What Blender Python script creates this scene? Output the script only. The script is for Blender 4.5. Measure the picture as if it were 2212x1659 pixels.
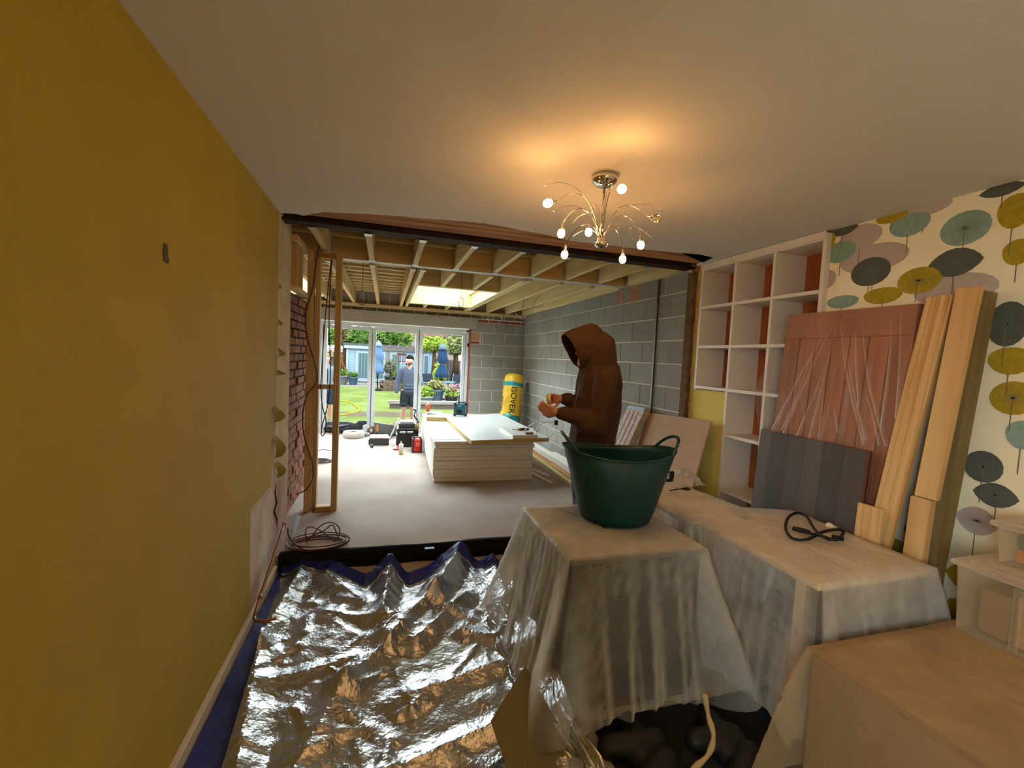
import bpy, bmesh, math, random
from mathutils import Vector, Matrix, noise
random.seed(7)
for o in list(bpy.data.objects): bpy.data.objects.remove(o)
scene = bpy.context.scene
COL = scene.collection

# ------------------------------------------------------------------ camera
F, YAW, PITCH, ROLL, HC = 945.4, .28366, -.05907, .04672, 1.483
cam_c = Vector((0, 0, HC))
fw = Vector((math.sin(YAW)*math.cos(PITCH), math.cos(YAW)*math.cos(PITCH), math.sin(PITCH)))
r0 = Vector((math.cos(YAW), -math.sin(YAW), 0)); u0 = r0.cross(fw)
cr = math.cos(ROLL)*r0 + math.sin(ROLL)*u0
cu = -math.sin(ROLL)*r0 + math.cos(ROLL)*u0
cd = bpy.data.cameras.new('camera'); cam = bpy.data.objects.new('camera', cd); COL.objects.link(cam)
cd.sensor_width = 36; cd.lens = F/2212*36; cd.clip_start = .02; cd.clip_end = 400
cam.matrix_world = Matrix(((cr.x, cu.x, -fw.x, 0), (cr.y, cu.y, -fw.y, 0), (cr.z, cu.z, -fw.z, HC), (0, 0, 0, 1)))
scene.camera = cam
# a photo pixel gives a direction; the point comes from the plane it lies on
def ray(x, y): return cr*((x-1106)/F) - cu*((y-829.5)/F) + fw
def atx(x, y, v): d = ray(x, y); return cam_c + d*(v/d.x)
def aty(x, y, v): d = ray(x, y); return cam_c + d*(v/d.y)
def atz(x, y, v): d = ray(x, y); return cam_c + d*((v-HC)/d.z)

# ------------------------------------------------------------------ sky and exposure
w = bpy.data.worlds.new('overcast_sky'); scene.world = w; w.use_nodes = True
bg = w.node_tree.nodes['Background']
SKY = 3.6
bg.inputs[0].default_value = (.86, .94, 1.0, 1); bg.inputs[1].default_value = SKY
def portal(loc, rot, sx, sy):
    l = bpy.data.lights.new('daylight_portal', 'AREA'); l.shape = 'RECTANGLE'; l.size = sx; l.size_y = sy
    l.cycles.is_portal = True
    o = bpy.data.objects.new('daylight_portal', l); COL.objects.link(o); o.location = loc; o.rotation_euler = rot
portal((-.2, 8.60, 1.0), (math.radians(-90), 0, 0), 3.5, 2.05)
portal((.89, 6.68, 2.80), (0, 0, 0), 1.0, 2.0)
portal((-1.46, 6.68, 2.80), (0, 0, 0), .95, 2.0)
portal((-.90, -1.15, 1.40), (math.radians(90), 0, math.radians(-90)), 1.5, 1.3)
scene.view_settings.view_transform = 'Standard'; scene.view_settings.look = 'None'
scene.view_settings.gamma = 1; scene.view_settings.use_curve_mapping = False
scene.view_settings.exposure = 2.5
BULB = 25.0
FILL_BULB = 16.0     # strength of the added unseen lamp behind the camera

# ------------------------------------------------------------------ materials
def S(r, g, b):
    f = lambda c: (c/255/12.92) if c/255 <= .04045 else ((c/255+.055)/1.055)**2.4
    return (f(r), f(g), f(b), 1)
MATS = {}
GARDEN = False    # matt outdoor surfaces
def G(r, g, b): return tuple(c*.27 for c in S(r, g, b)[:3])+(1,)   # garden colours darkened below their own tone so daylight doesn't burn them out
def M(name, col, rough=.6, metal=0., var=0., vscale=6., col2=None, bump=0., bscale=60., stretch=None, rnd=0., spec=.5, trans=0., emit=None, estr=0., detail=4., thresh=None):
    if name in MATS: return MATS[name]
    if GARDEN: spec = 0.
    m = bpy.data.materials.new(name); m.use_nodes = True; nt = m.node_tree; N = nt.nodes; L = nt.links
    b = N['Principled BSDF']; b.inputs['Roughness'].default_value = rough; b.inputs['Metallic'].default_value = metal
    b.inputs['Specular IOR Level'].default_value = spec
    b.inputs['Base Color'].default_value = col
    if trans: b.inputs['Transmission Weight'].default_value = trans
    if emit: b.inputs['Emission Color'].default_value = emit; b.inputs['Emission Strength'].default_value = estr
    if var or col2 or bump or rnd:
        tc = N.new('ShaderNodeTexCoord'); oi = N.new('ShaderNodeObjectInfo')
        mp = N.new('ShaderNodeVectorMath'); mp.operation = 'MULTIPLY'; mp.inputs[1].default_value = stretch or (1, 1, 1)
        off = N.new('ShaderNodeVectorMath'); off.operation = 'ADD'
        mul = N.new('ShaderNodeMath'); mul.operation = 'MULTIPLY'; mul.inputs[1].default_value = 37.
        L.new(oi.outputs['Random'], mul.inputs[0]); L.new(tc.outputs['Object'], mp.inputs[0])
        L.new(mp.outputs[0], off.inputs[0]); L.new(mul.outputs[0], off.inputs[1])
    src = None
    if var or col2:
        nz = N.new('ShaderNodeTexNoise'); nz.inputs['Scale'].default_value = vscale; nz.inputs['Detail'].default_value = detail
        L.new(off.outputs[0], nz.inputs['Vector'])
        rp = N.new('ShaderNodeValToRGB'); L.new(nz.outputs['Fac'], rp.inputs[0])
        a, c = (thresh or (.32, .68))
        rp.color_ramp.elements[0].position = a; rp.color_ramp.elements[1].position = c
        if col2: c1, c2 = col, col2
        else:
            c1 = tuple(x*(1-var) for x in col[:3])+(1,); c2 = tuple(min(1, x*(1+var)) for x in col[:3])+(1,)
        rp.color_ramp.elements[0].color = c1; rp.color_ramp.elements[1].color = c2
        src = rp.outputs[0]
    if rnd:
        hs = N.new('ShaderNodeHueSaturation')
        mr = N.new('ShaderNodeMapRange'); mr.inputs[3].default_value = 1-rnd; mr.inputs[4].default_value = 1+rnd
        L.new(oi.outputs['Random'], mr.inputs[0]); L.new(mr.outputs[0], hs.inputs['Value'])
        if src: L.new(src, hs.inputs['Color'])
        else: hs.inputs['Color'].default_value = col
        src = hs.outputs[0]
    if src: L.new(src, b.inputs['Base Color'])
    if bump:
        n2 = N.new('ShaderNodeTexNoise'); n2.inputs['Scale'].default_value = bscale; n2.inputs['Detail'].default_value = 5
        L.new(off.outputs[0], n2.inputs['Vector'])
        bp = N.new('ShaderNodeBump'); bp.inputs['Strength'].default_value = bump; bp.inputs['Distance'].default_value = .01
        L.new(n2.outputs['Fac'], bp.inputs['Height']); L.new(bp.outputs[0], b.inputs['Normal'])
    MATS[name] = m; return m
def wood(name, c1, c2, axis, rough=.65, scale=14, rnd=.08):
    st = [1, 1, 1]; st[axis] = .06
    return M(name, c1, rough, col2=c2, vscale=scale, stretch=tuple(st), bump=.12, bscale=30, rnd=rnd, detail=6)
def film(name, col, opacity, rough=.25, var=.25, vscale=9., bump=.3, bscale=25.):
    # thin plastic: partly clear, partly milky, shiny
    m = bpy.data.materials.new(name); m.use_nodes = True; nt = m.node_tree; N = nt.nodes; L = nt.links
    b = N['Principled BSDF']; b.inputs['Base Color'].default_value = col; b.inputs['Roughness'].default_value = rough
    tr = N.new('ShaderNodeBsdfTransparent'); mx = N.new('ShaderNodeMixShader')
    tl = N.new('ShaderNodeBsdfTranslucent'); tl.inputs[0].default_value = col
    m2 = N.new('ShaderNodeMixShader'); m2.inputs[0].default_value = .35
    L.new(b.outputs[0], m2.inputs[1]); L.new(tl.outputs[0], m2.inputs[2])
    tc = N.new('ShaderNodeTexCoord'); nz = N.new('ShaderNodeTexNoise'); nz.inputs['Scale'].default_value = vscale; nz.inputs['Detail'].default_value = 5
    L.new(tc.outputs['Object'], nz.inputs['Vector'])
    mr = N.new('ShaderNodeMapRange'); mr.inputs[1].default_value = .3; mr.inputs[2].default_value = .7
    mr.inputs[3].default_value = max(0, opacity-var); mr.inputs[4].default_value = min(1, opacity+var)
    L.new(nz.outputs['Fac'], mr.inputs[0])
    # the light's path through the milky film is longer the flatter it is crossed
    lw = N.new('ShaderNodeLayerWeight'); lw.inputs[0].default_value = .5
    pw_ = N.new('ShaderNodeMath'); pw_.operation = 'MULTIPLY_ADD'; pw_.inputs[1].default_value = 1.5; pw_.inputs[2].default_value = .10
    ml = N.new('ShaderNodeMath'); ml.operation = 'MULTIPLY'; ml.use_clamp = True
    L.new(lw.outputs['Facing'], pw_.inputs[0]); L.new(pw_.outputs[0], ml.inputs[0]); L.new(mr.outputs[0], ml.inputs[1]); L.new(ml.outputs[0], mx.inputs[0])
    n2 = N.new('ShaderNodeTexNoise'); n2.inputs['Scale'].default_value = bscale; n2.inputs['Detail'].default_value = 3
    L.new(tc.outputs['Object'], n2.inputs['Vector'])
    bp = N.new('ShaderNodeBump'); bp.inputs['Strength'].default_value = bump; bp.inputs['Distance'].default_value = .01
    L.new(n2.outputs['Fac'], bp.inputs['Height']); L.new(bp.outputs[0], b.inputs['Normal'])
    L.new(tr.outputs[0], mx.inputs[1]); L.new(m2.outputs[0], mx.inputs[2]); L.new(mx.outputs[0], N['Material Output'].inputs[0])
    MATS[name] = m; return m
def pane_mat(name):
    m = bpy.data.materials.new(name); m.use_nodes = True; nt = m.node_tree; N = nt.nodes; L = nt.links
    N.remove(N['Principled BSDF'])
    tr = N.new('ShaderNodeBsdfTransparent'); tr.inputs[0].default_value = (.93, .96, .95, 1)
    gl = N.new('ShaderNodeBsdfGlossy'); gl.inputs['Roughness'].default_value = .02
    fr = N.new('ShaderNodeFresnel'); fr.inputs[0].default_value = 1.22
    mx = N.new('ShaderNodeMixShader'); L.new(fr.outputs[0], mx.inputs[0]); L.new(tr.outputs[0], mx.inputs[1]); L.new(gl.outputs[0], mx.inputs[2])
    L.new(mx.outputs[0], N['Material Output'].inputs[0]); MATS[name] = m; return m

# ------------------------------------------------------------------ object helpers
def wloc(o):
    v = Vector((0, 0, 0))
    while o: v = v + o.location; o = o.parent
    return v
def tag(o, label=None, cat=None, group=None, kind=None):
    if label: o['label'] = label
    if cat: o['category'] = cat
    if group: o['group'] = group
    if kind: o['kind'] = kind
    return o
def link(name, me, loc, parent=None):
    o = bpy.data.objects.new(name, me); COL.objects.link(o)
    if parent: o.parent = parent; o.location = Vector(loc) - wloc(parent)
    else: o.location = loc
    return o
def thing(name, label, cat, loc, group=None):
    return tag(link(name, None, loc), label, cat, group)
def finish(me, mat, smooth):
    if mat: me.materials.append(mat)
    if smooth:
        for p in me.polygons: p.use_smooth = True
    me.update()
def mesh(name, verts, faces, mat, parent=None, smooth=False, kind=None):
    vs = [Vector(v) for v in verts]
    lo = Vector([min(v[i] for v in vs) for i in range(3)]); hi = Vector([max(v[i] for v in vs) for i in range(3)])
    c = (lo+hi)/2; c.z = lo.z
    me = bpy.data.meshes.new(name); me.from_pydata([tuple(v-c) for v in vs], [], faces); finish(me, mat, smooth)
    o = link(name, me, c, parent)
    if kind: o['kind'] = kind
    return o
def bm_obj(name, bm, mat, parent=None, smooth=False, kind=None):
    bmesh.ops.recalc_face_normals(bm, faces=bm.faces)
    vs = [v.co for v in bm.verts]
    lo = Vector([min(v[i] for v in vs) for i in range(3)]); hi = Vector([max(v[i] for v in vs) for i in range(3)])
    c = (lo+hi)/2; c.z = lo.z
    bmesh.ops.translate(bm, verts=bm.verts, vec=-c)
    me = bpy.data.meshes.new(name); bm.to_mesh(me); bm.free(); finish(me, mat, smooth)
    o = link(name, me, c, parent)
    if kind: o['kind'] = kind
    return o
BOXC = {}
def box(name, x0, x1, y0, y1, z0, z1, mat, parent=None, bevel=0., kind=None, rz=0.):
    sx, sy, sz = abs(x1-x0), abs(y1-y0), abs(z1-z0)
    key = (round(sx, 4), round(sy, 4), round(sz, 4), mat.name, bevel, round(rz, 4))
    if key not in BOXC:
        bm = bmesh.new(); bmesh.ops.create_cube(bm, size=1)
        bmesh.ops.scale(bm, vec=(sx, sy, sz), verts=bm.verts)
        if bevel: bmesh.ops.bevel(bm, geom=bm.edges[:], offset=bevel, segments=1 if bevel < .012 else 3, affect='EDGES')
        if rz: bmesh.ops.rotate(bm, cent=(0, 0, 0), matrix=Matrix.Rotation(rz, 3, 'Z'), verts=bm.verts)
        bmesh.ops.recalc_face_normals(bm, faces=bm.faces)
        me = bpy.data.meshes.new(name); bm.to_mesh(me); bm.free(); finish(me, mat, False); BOXC[key] = me
    o = link(name, BOXC[key], ((x0+x1)/2, (y0+y1)/2, (z0+z1)/2), parent)
    if kind: o['kind'] = kind
    return o
def hexa(name, a, b, mat, parent=None, bevel=0.):
    # a, b: two lists of four corners (bottom loop, top loop) of a slab
    bm = bmesh.new(); va = [bm.verts.new(Vector(p)) for p in a]; vb = [bm.verts.new(Vector(p)) for p in b]
    n = len(va); bm.faces.new(va[::-1]); bm.faces.new(vb)
    for i in range(n): bm.faces.new((va[i], va[(i+1) % n], vb[(i+1) % n], vb[i]))
    if bevel: bmesh.ops.bevel(bm, geom=bm.edges[:], offset=bevel, segments=2, affect='EDGES')
    return bm_obj(name, bm, mat, parent)
def slab(name, pts, nrm, th, mat, parent=None, bevel=0.):
    nrm = Vector(nrm)*th
    return hexa(name, pts, [Vector(p)+nrm for p in pts], mat, parent, bevel)
def catmull(pts, n=8, closed=False):
    P = [Vector(p) for p in pts]; out = []
    m = len(P); rng = range(m if closed else m-1)
    for i in rng:
        p0 = P[(i-1) % m] if (closed or i > 0) else P[0]*2-P[1]
        p1, p2 = P[i], P[(i+1) % m]
        p3 = P[(i+2) % m] if (closed or i+2 < m) else P[-1]*2-P[-2]
        for k in range(n):
            t = k/n
            out.append(.5*((2*p1)+(p2-p0)*t+(2*p0-5*p1+4*p2-p3)*t*t+(3*p1-p0-3*p2+p3)*t**3))
    if not closed: out.append(P[-1])
    return out
def tube_bm(bm, pts, rad, seg=8, closed=False):
    pts = [Vector(p) for p in pts]; n = len(pts); rings = []
    up = Vector((0, 0, 1))
    for i, p in enumerate(pts):
        a = pts[(i-1) % n] if (closed or i) else pts[0]; b = pts[(i+1) % n] if (closed or i < n-1) else pts[-1]
        t = (b-a).normalized() if (b-a).length > 1e-9 else Vector((0, 0, 1))
        ref = up if abs(t.z) < .95 else Vector((1, 0, 0))
        s = t.cross(ref).normalized(); q = s.cross(t)
        r = rad[i] if isinstance(rad, (list, tuple)) else rad
        rings.append([bm.verts.new(p+s*(r*math.cos(2*math.pi*k/seg))+q*(r*math.sin(2*math.pi*k/seg))) for k in range(seg)])
    for i in range(n if closed else n-1):
        A, B = rings[i], rings[(i+1) % n]
        for k in range(seg): bm.faces.new((A[k], A[(k+1) % seg], B[(k+1) % seg], B[k]))
    if not closed:
        bm.faces.new(rings[0][::-1]); bm.faces.new(rings[-1])
def tube(name, pts, rad, mat, parent=None, seg=8, closed=False, smooth=True):
    bm = bmesh.new(); tube_bm(bm, pts, rad, seg, closed); return bm_obj(name, bm, mat, parent, smooth)
def lathe(name, prof, c, mat, parent=None, seg=24, axis=None, smooth=True, close=True):
    # prof: (radius, height) list; axis: direction of the height
    ax = Vector(axis or (0, 0, 1)).normalized(); ref = Vector((0, 0, 1)) if abs(ax.z) < .9 else Vector((1, 0, 0))
    s = ax.cross(ref).normalized(); q = ax.cross(s); c = Vector(c); bm = bmesh.new(); R = []
    for r, h in prof: R.append([bm.verts.new(c+ax*h+s*(max(r, 1e-4)*math.cos(2*math.pi*k/seg))+q*(max(r, 1e-4)*math.sin(2*math.pi*k/seg))) for k in range(seg)])
    for A, B in zip(R, R[1:]):
        for k in range(seg): bm.faces.new((A[k], A[(k+1) % seg], B[(k+1) % seg], B[k]))
    if close: bm.faces.new(R[0][::-1]); bm.faces.new(R[-1])
    return bm_obj(name, bm, mat, parent, smooth)
def blob(name, segs, voxel, mat, parent, smooth=6, cuts=()):
    # one continuous surface grown from tapered limbs: (p0, r0, p1, r1[, squash vector])
    bm = bmesh.new()
    for s in segs:
        p0, ra, p1, rb = Vector(s[0]), s[1], Vector(s[2]), s[3]; sq = Vector(s[4]) if len(s) > 4 else Vector((1, 1, 1))
        b2 = bmesh.new()
        for p, r in ((p0, ra), (p1, rb)):
            vs = bmesh.ops.create_icosphere(b2, subdivisions=2, radius=r)['verts']
            for v in vs: v.co = Vector((v.co.x*sq.x, v.co.y*sq.y, v.co.z*sq.z)) + p
        h = bmesh.ops.convex_hull(b2, input=b2.verts)
        bmesh.ops.delete(b2, geom=[v for v in b2.verts if not v.link_faces], context='VERTS')
        tmp = bpy.data.meshes.new('t'); b2.to_mesh(tmp); b2.free(); bm.from_mesh(tmp); bpy.data.meshes.remove(tmp)
    me = bpy.data.meshes.new('t'); bm.to_mesh(me); bm.free()
    o = bpy.data.objects.new('t', me); COL.objects.link(o)
    md = o.modifiers.new('r', 'REMESH'); md.mode = 'VOXEL'; md.voxel_size = voxel
    if smooth: sm = o.modifiers.new('s', 'SMOOTH'); sm.iterations = smooth; sm.factor = .5
    dg = bpy.context.evaluated_depsgraph_get(); dg.update()
    me2 = bpy.data.meshes.new_from_object(o.evaluated_get(dg)); bpy.data.objects.remove(o)
    bm = bmesh.new(); bm.from_mesh(me2); bpy.data.meshes.remove(me2)
    for co, no in cuts:
        bmesh.ops.bisect_plane(bm, geom=bm.verts[:]+bm.edges[:]+bm.faces[:], plane_co=co, plane_no=no, clear_outer=True)
    return bm_obj(name, bm, mat, parent, True)
def text(name, body, size, mat, parent, origin, xdir, ydir, depth=.0015):
    cv = bpy.data.curves.new('t', 'FONT'); cv.body = body; cv.size = size; cv.extrude = depth; cv.align_x = 'CENTER'; cv.align_y = 'CENTER'; cv.resolution_u = 3
    o = bpy.data.objects.new('t', cv); COL.objects.link(o)
    dg = bpy.context.evaluated_depsgraph_get(); dg.update()
    me = bpy.data.meshes.new_from_object(o.evaluated_get(dg)); bpy.data.objects.remove(o)
    xd, yd = Vector(xdir).normalized(), Vector(ydir).normalized(); zd = xd.cross(yd); og = Vector(origin)
    for v in me.vertices: v.co = xd*v.co.x + yd*v.co.y + zd*v.co.z + og
    bm = bmesh.new(); bm.from_mesh(me); bpy.data.meshes.remove(me)
    return bm_obj(name, bm, mat, parent)
def ncol(p, s, seed=0.): return noise.noise(Vector((p[0]*s+seed, p[1]*s+seed*1.7, (p[2] if len(p) > 2 else 0)*s+seed*.3)))

# palette
m_yellow = M('yellow_wallpaper', S(186, 160, 52), .75, var=.06, vscale=3, bump=.5, bscale=420)
m_ceiling = M('white_ceiling_paint', S(220, 214, 206), .85, var=.02, vscale=2, bump=.12, bscale=90)
m_plaster = M('bare_plaster', S(222, 206, 176), .9, col2=S(200, 178, 140), vscale=5, bump=.3, bscale=40)
m_patch = M('stained_plaster', S(226, 222, 216), .85, col2=S(176, 132, 112), vscale=3.2, bump=.25, bscale=40, stretch=(1, 1, .7))
m_white = M('white_gloss', S(226, 214, 198), .45, bump=.04, bscale=50)
m_concrete = M('dusty_screed', S(186, 175, 165), .88, col2=S(168, 150, 136), vscale=1.6, bump=.12, bscale=30, detail=8)
m_oldfloor = M('old_floor_screed', S(206, 198, 176), .85, col2=S(178, 166, 142), vscale=4, bump=.15, bscale=40)
m_block = M('concrete_block', S(146, 144, 137), .95, var=.14, vscale=60, bump=.5, bscale=160, rnd=.10)
m_mortar = M('pale_mortar', S(228, 221, 204), .95, var=.12, vscale=30, bump=.5, bscale=90)
m_redbrick = M('red_brick', S(142, 66, 44), .9, var=.25, vscale=30, bump=.4, bscale=90, rnd=.15)
m_pinkblock = M('pink_block', S(176, 130, 104), .9, var=.15, vscale=30, bump=.4, bscale=90, rnd=.12)
m_oldbrick = M('old_brown_brick', S(156, 92, 52), .95, col2=S(108, 60, 34), vscale=9, bump=.8, bscale=40, rnd=.2)
m_pine = [wood('pine_%s' % a, S(216, 186, 132), S(188, 152, 98), i) for i, a in enumerate('xyz')]
m_pinepale = [wood('pale_pine_%s' % a, S(226, 208, 152), S(206, 182, 122), i) for i, a in enumerate('xyz')]
m_oldtimber = [wood('old_timber_%s' % a, S(206, 150, 92), S(138, 90, 48), i, .85, 20) for i, a in enumerate('xyz')]
m_deck = M('roof_deck_board', S(150, 118, 70), .8, col2=S(120, 90, 50), vscale=22, bump=.2, bscale=50)
m_steel = M('rusty_primer_steel', S(58, 36, 30), .75, col2=S(34, 22, 20), vscale=6, bump=.15, spec=.2)
m_galv = M('galvanised_steel', S(190, 192, 192), .4, .8, var=.1, vscale=40)
m_grey_board = M('grey_board', S(150, 140, 130), .85, var=.05, vscale=5)
m_pvc = M('white_frame_paint', S(200, 204, 208), .4)
m_black = M('black_plastic', S(22, 22, 24), .4, bump=.05)
m_rubber = M('black_rubber', S(18, 18, 19), .65)
m_dkgrey = M('dark_grey_plastic', S(58, 60, 62), .5)
m_pane = pane_mat('clear_glass')
m_gskin = M('darkened_garden_skin', tuple(c*.24 for c in S(206, 142, 112)[:3])+(1,), .55)  # skin colour darkened to hold up in the bright garden daylight
m_skin = M('skin', S(206, 142, 112), .55, var=.06, vscale=12)
m_chrome = M('chrome', S(220, 216, 210), .08, 1.)
# ================================================================== the near room
FZ = -.12                      # old floor; the new slab is at z = 0
CZ = 2.383
XL, XR = -.708, 2.70
def structure(o): o['kind'] = 'structure'; return o
structure(box('floor', -1.2, 3.3, -2.2, 3.37, FZ-.1, FZ, m_oldfloor))
structure(box('floor_extension', -3.2, 2.9, 3.37, 8.62, -.2, 0, m_concrete))
m_bw = M('back_wall_paint', S(206, 186, 120), .8)
structure(box('wall_back', -1.2, 3.3, -2.3, -2.2, FZ-.1, 2.6, m_bw))
structure(box('paving_side', -30, -1.2, -30, 3.3, FZ-.4, FZ-.3, m_concrete))
# ceiling with its broken plaster edge
edge = [(-.75, 3.34), (-.603, 3.304), (-.56, 3.33), (-.50, 3.26), (-.414, 3.179), (-.30, 3.15), (-.22, 3.12), (-.122, 3.097), (.03, 3.06), (.173, 3.045), (.30, 3.02), (.476, 2.98), (.62, 2.965), (.798, 2.988), (.95, 3.02), (1.05, 3.03), (1.172, 3.062), (1.3, 3.11), (1.455, 3.107), (1.7, 3.10), (1.964, 3.084), (2.2, 3.06), (2.40, 3.02), (2.56, 3.06), (2.60, 3.20), (2.64, 3.36), (3.3, 3.40)]
e2 = []
for (a, b), (c, d) in zip(edge, edge[1:]):
    for k in range(4):
        t = k/4; e2.append((a+(c-a)*t, b+(d-b)*t+.012*ncol((a+(c-a)*t, k), 25)))
e2.append(edge[-1])
poly = [(-1.2, -2.2), (3.3, -2.2), (3.3, 3.40)] + [p for p in e2[::-1][1:]] + [(-1.2, 3.34)]
bm = bmesh.new(); lo = [bm.verts.new((x, y, CZ)) for x, y in poly]; hi = [bm.verts.new((x, y, CZ+.014)) for x, y in poly]
bm.faces.new(lo); bm.faces.new(hi[::-1])
for i in range(len(lo)): bm.faces.new((lo[i], lo[(i+1) % len(lo)], hi[(i+1) % len(lo)], hi[i]))
bmesh.ops.triangulate(bm, faces=[f for f in bm.faces if len(f.verts) > 4])
ceil = structure(bm_obj('ceiling', bm, m_ceiling))
box('ceiling_backing', -1.2, 3.3, -2.2, 3.0, CZ+.03, CZ+.10, m_deck, ceil)
# exposed timber and steel at the ceiling edge
box('bearer', -.70, 2.72, 2.94, 3.16, CZ+.020, CZ+.12, m_oldtimber[0], ceil, .004)
box('bearer', -.70, 2.72, 3.165, 3.36, CZ+.016, CZ+.11, m_oldtimber[0], ceil, .004)
bx = structure(box('trim_1', -.72, 2.66, 3.39, 3.51, 2.362, 2.376, m_steel))
bx['label'] = 'dark steel beam flange across the opening'
box('web', -.72, 2.66, 3.445, 3.455, 2.376, 2.56, m_steel, bx)
box('top_flange', -.72, 2.66, 3.39, 3.51, 2.56, 2.574, m_steel, bx)
box('packing_plate', -.72, 2.66, 3.352, 3.388, 2.40, 2.56, m_steel, bx)
box('pad_stone', 2.665, 3.0, 3.37, 3.60, 2.335, 2.6, m_oldtimber[2], bx)
# left wall: plaster slab, yellow paper with a torn edge
wl = structure(box('wall_left', -.86, -.711, -.4, 3.735, FZ-.1, 2.6, m_plaster))
for (y0, y1, z0, z1) in ((-2.2, -1.9, FZ-.1, 2.6), (-1.9, -.4, FZ-.1, .75), (-1.9, -.4, 2.05, 2.6)): box('wall_section', -.86, -.708, y0, y1, z0, z1, m_yellow, wl)
wn = structure(link('added_window_1', None, (-.8, -1.15, .75)))  # unseen window added behind the camera to brighten the near room
for (a, b) in ((-1.9, -1.84), (-1.18, -1.12), (-.46, -.4)): box('added_window_frame', -.83, -.77, a, b, .75, 2.05, m_pvc, wn)
for (a, b) in ((.75, .81), (1.99, 2.05)): box('added_window_frame', -.83, -.77, -1.9, -.4, a, b, m_pvc, wn)
for (a, b) in ((-1.84, -1.18), (-1.12, -.46)): box('pane', -.805, -.795, a, b, .81, 1.99, m_pane, wn)
pe = [(-2.2, -.10), (2.735, -.10), (2.728, .15), (2.723, .565), (2.85, .562), (3.02, .556), (3.16, .552)]
z = .56
rag = []
while z < CZ:
    y = 3.16 + .15*min(1, (z-.5)/.45) + .022*ncol((z*3, 2), 4) + .014*ncol((z, 5), 23)
    rag.append((y, z)); z += .03
pe += rag + [(3.32, CZ), (-2.2, CZ)]
edge_at = []
zz = -.10
while zz < .552: edge_at.append((2.725+.004*ncol((zz, 1), 9), zz)); zz += .05
edge_at += [(2.724, .556)]+rag+[(3.32, CZ)]
vs, fs = [], []
for y, z in edge_at: vs += [(XL, -.4, z), (XL, y, z), (XL-.003, y, z)]
for k in range(len(edge_at)-1): fs += [(3*k, 3*k+1, 3*k+4, 3*k+3), (3*k+1, 3*k+2, 3*k+5, 3*k+4)]
mesh('wallpaper', vs, fs, m_yellow, wl)
box('stained_plaster', XL-.02, XL-.0012, 2.74, 3.70, -.12, .53, m_patch, wl)
# torn paper curls hanging off the edge
def curl(y, z, hgt, out, wd):
    vs, fs = [], []; n = 7
    for i in range(n):
        t = i/(n-1)
        for j in range(2):
            ang = t*2.4
            vs.append((XL+.002+out*math.sin(ang)*(1 if j else .35), y+wd*(j-.2)*(1-.3*t)-.02*t, z-hgt*t+out*.5*(1-math.cos(ang))*.4))
    for i in range(n-1): fs.append((2*i, 2*i+1, 2*i+3, 2*i+2))
    mesh('torn_paper', vs, fs, M('torn_paper', S(150, 134, 62), .8), wl, True)
for px, py_, h, o, wd in [(598, 752, .07, .05, .05), (597, 800, .05, .05, .07), (588, 880, .12, .07, .09), (590, 945, .16, .07, .09), (594, 1000, .12, .06, .08), (600, 690, .05, .03, .04), (601, 610, .05, .02, .03)]:
    p = atx(px, py_, XL); curl(p.y, p.z, h, o, wd)
p = atx(357, 545, XL)
bm = bmesh.new()
sc = [(-.014, .026), (.004, .030), (.012, .010), (.010, -.010), (.022, -.022), (.014, -.034), (-.012, -.030), (-.018, 0)]
a = [bm.verts.new((XL+.004, p.y+y, p.z+z)) for y, z in sc]; b = [bm.verts.new((XL-.001, p.y+y, p.z+z)) for y, z in sc]
bm.faces.new(a)
for i in range(len(a)): bm.faces.new((a[i], b[i], b[(i+1) % len(a)], a[(i+1) % len(a)]))
bm_obj('chipped_plaster', bm, M('chipped_plaster', S(92, 82, 66), .9, var=.3, vscale=60, bump=.6), wl)
# crack in the low plaster patch
pts = [atx(*q, XL+.003) for q in [(597, 1040), (594, 1062), (598, 1085), (592, 1105), (598, 1120), (600, 1150)]]
tube('plaster_crack', pts, [.001, .003, .005, .006, .004, .001], M('crack_shadow', S(52, 42, 36), .95), wl, 6)
bb = structure(box('baseboard_left', XL, XL+.018, -2.2, 3.30, FZ, -.052, m_white))
box('cap_bead', XL, XL+.024, -2.2, 3.30, -.052, -.040, m_white, bb, .003)
# old copper pipe leaning on the skirting
cp = [atx(613, 1134, -.672), atx(590, 1205, -.665), atx(562, 1290, -.655), atx(549, 1332, -.645)]
t = thing('copper_pipe', 'thin brown copper pipe leaning against left wall above the skirting', 'pipe', (cp[3].x, cp[3].y, cp[3].z))
m_cu = M('tarnished_copper', S(150, 104, 62), .45, .7, var=.2, vscale=20)
e = cp[3]
tube('riser', catmull(cp, 4), .0085, m_cu, t); 
tube('foot_elbow', [e, e+Vector((.01, -.02, -.012)), e+Vector((.05, -.03, -.015)), e+Vector((.115, -.025, -.01))], .0085, m_cu, t)
lathe('end_cap', [(.012, -.006), (.013, .02), (.009, .03)], cp[0]-Vector((0, .0, .006)), m_cu, t, 10, (0, .4, .2))
lathe('coupling', [(.011, -.015), (.012, 0), (.011, .015)], cp[2], m_cu, t, 10, cp[2]-cp[1])

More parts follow.
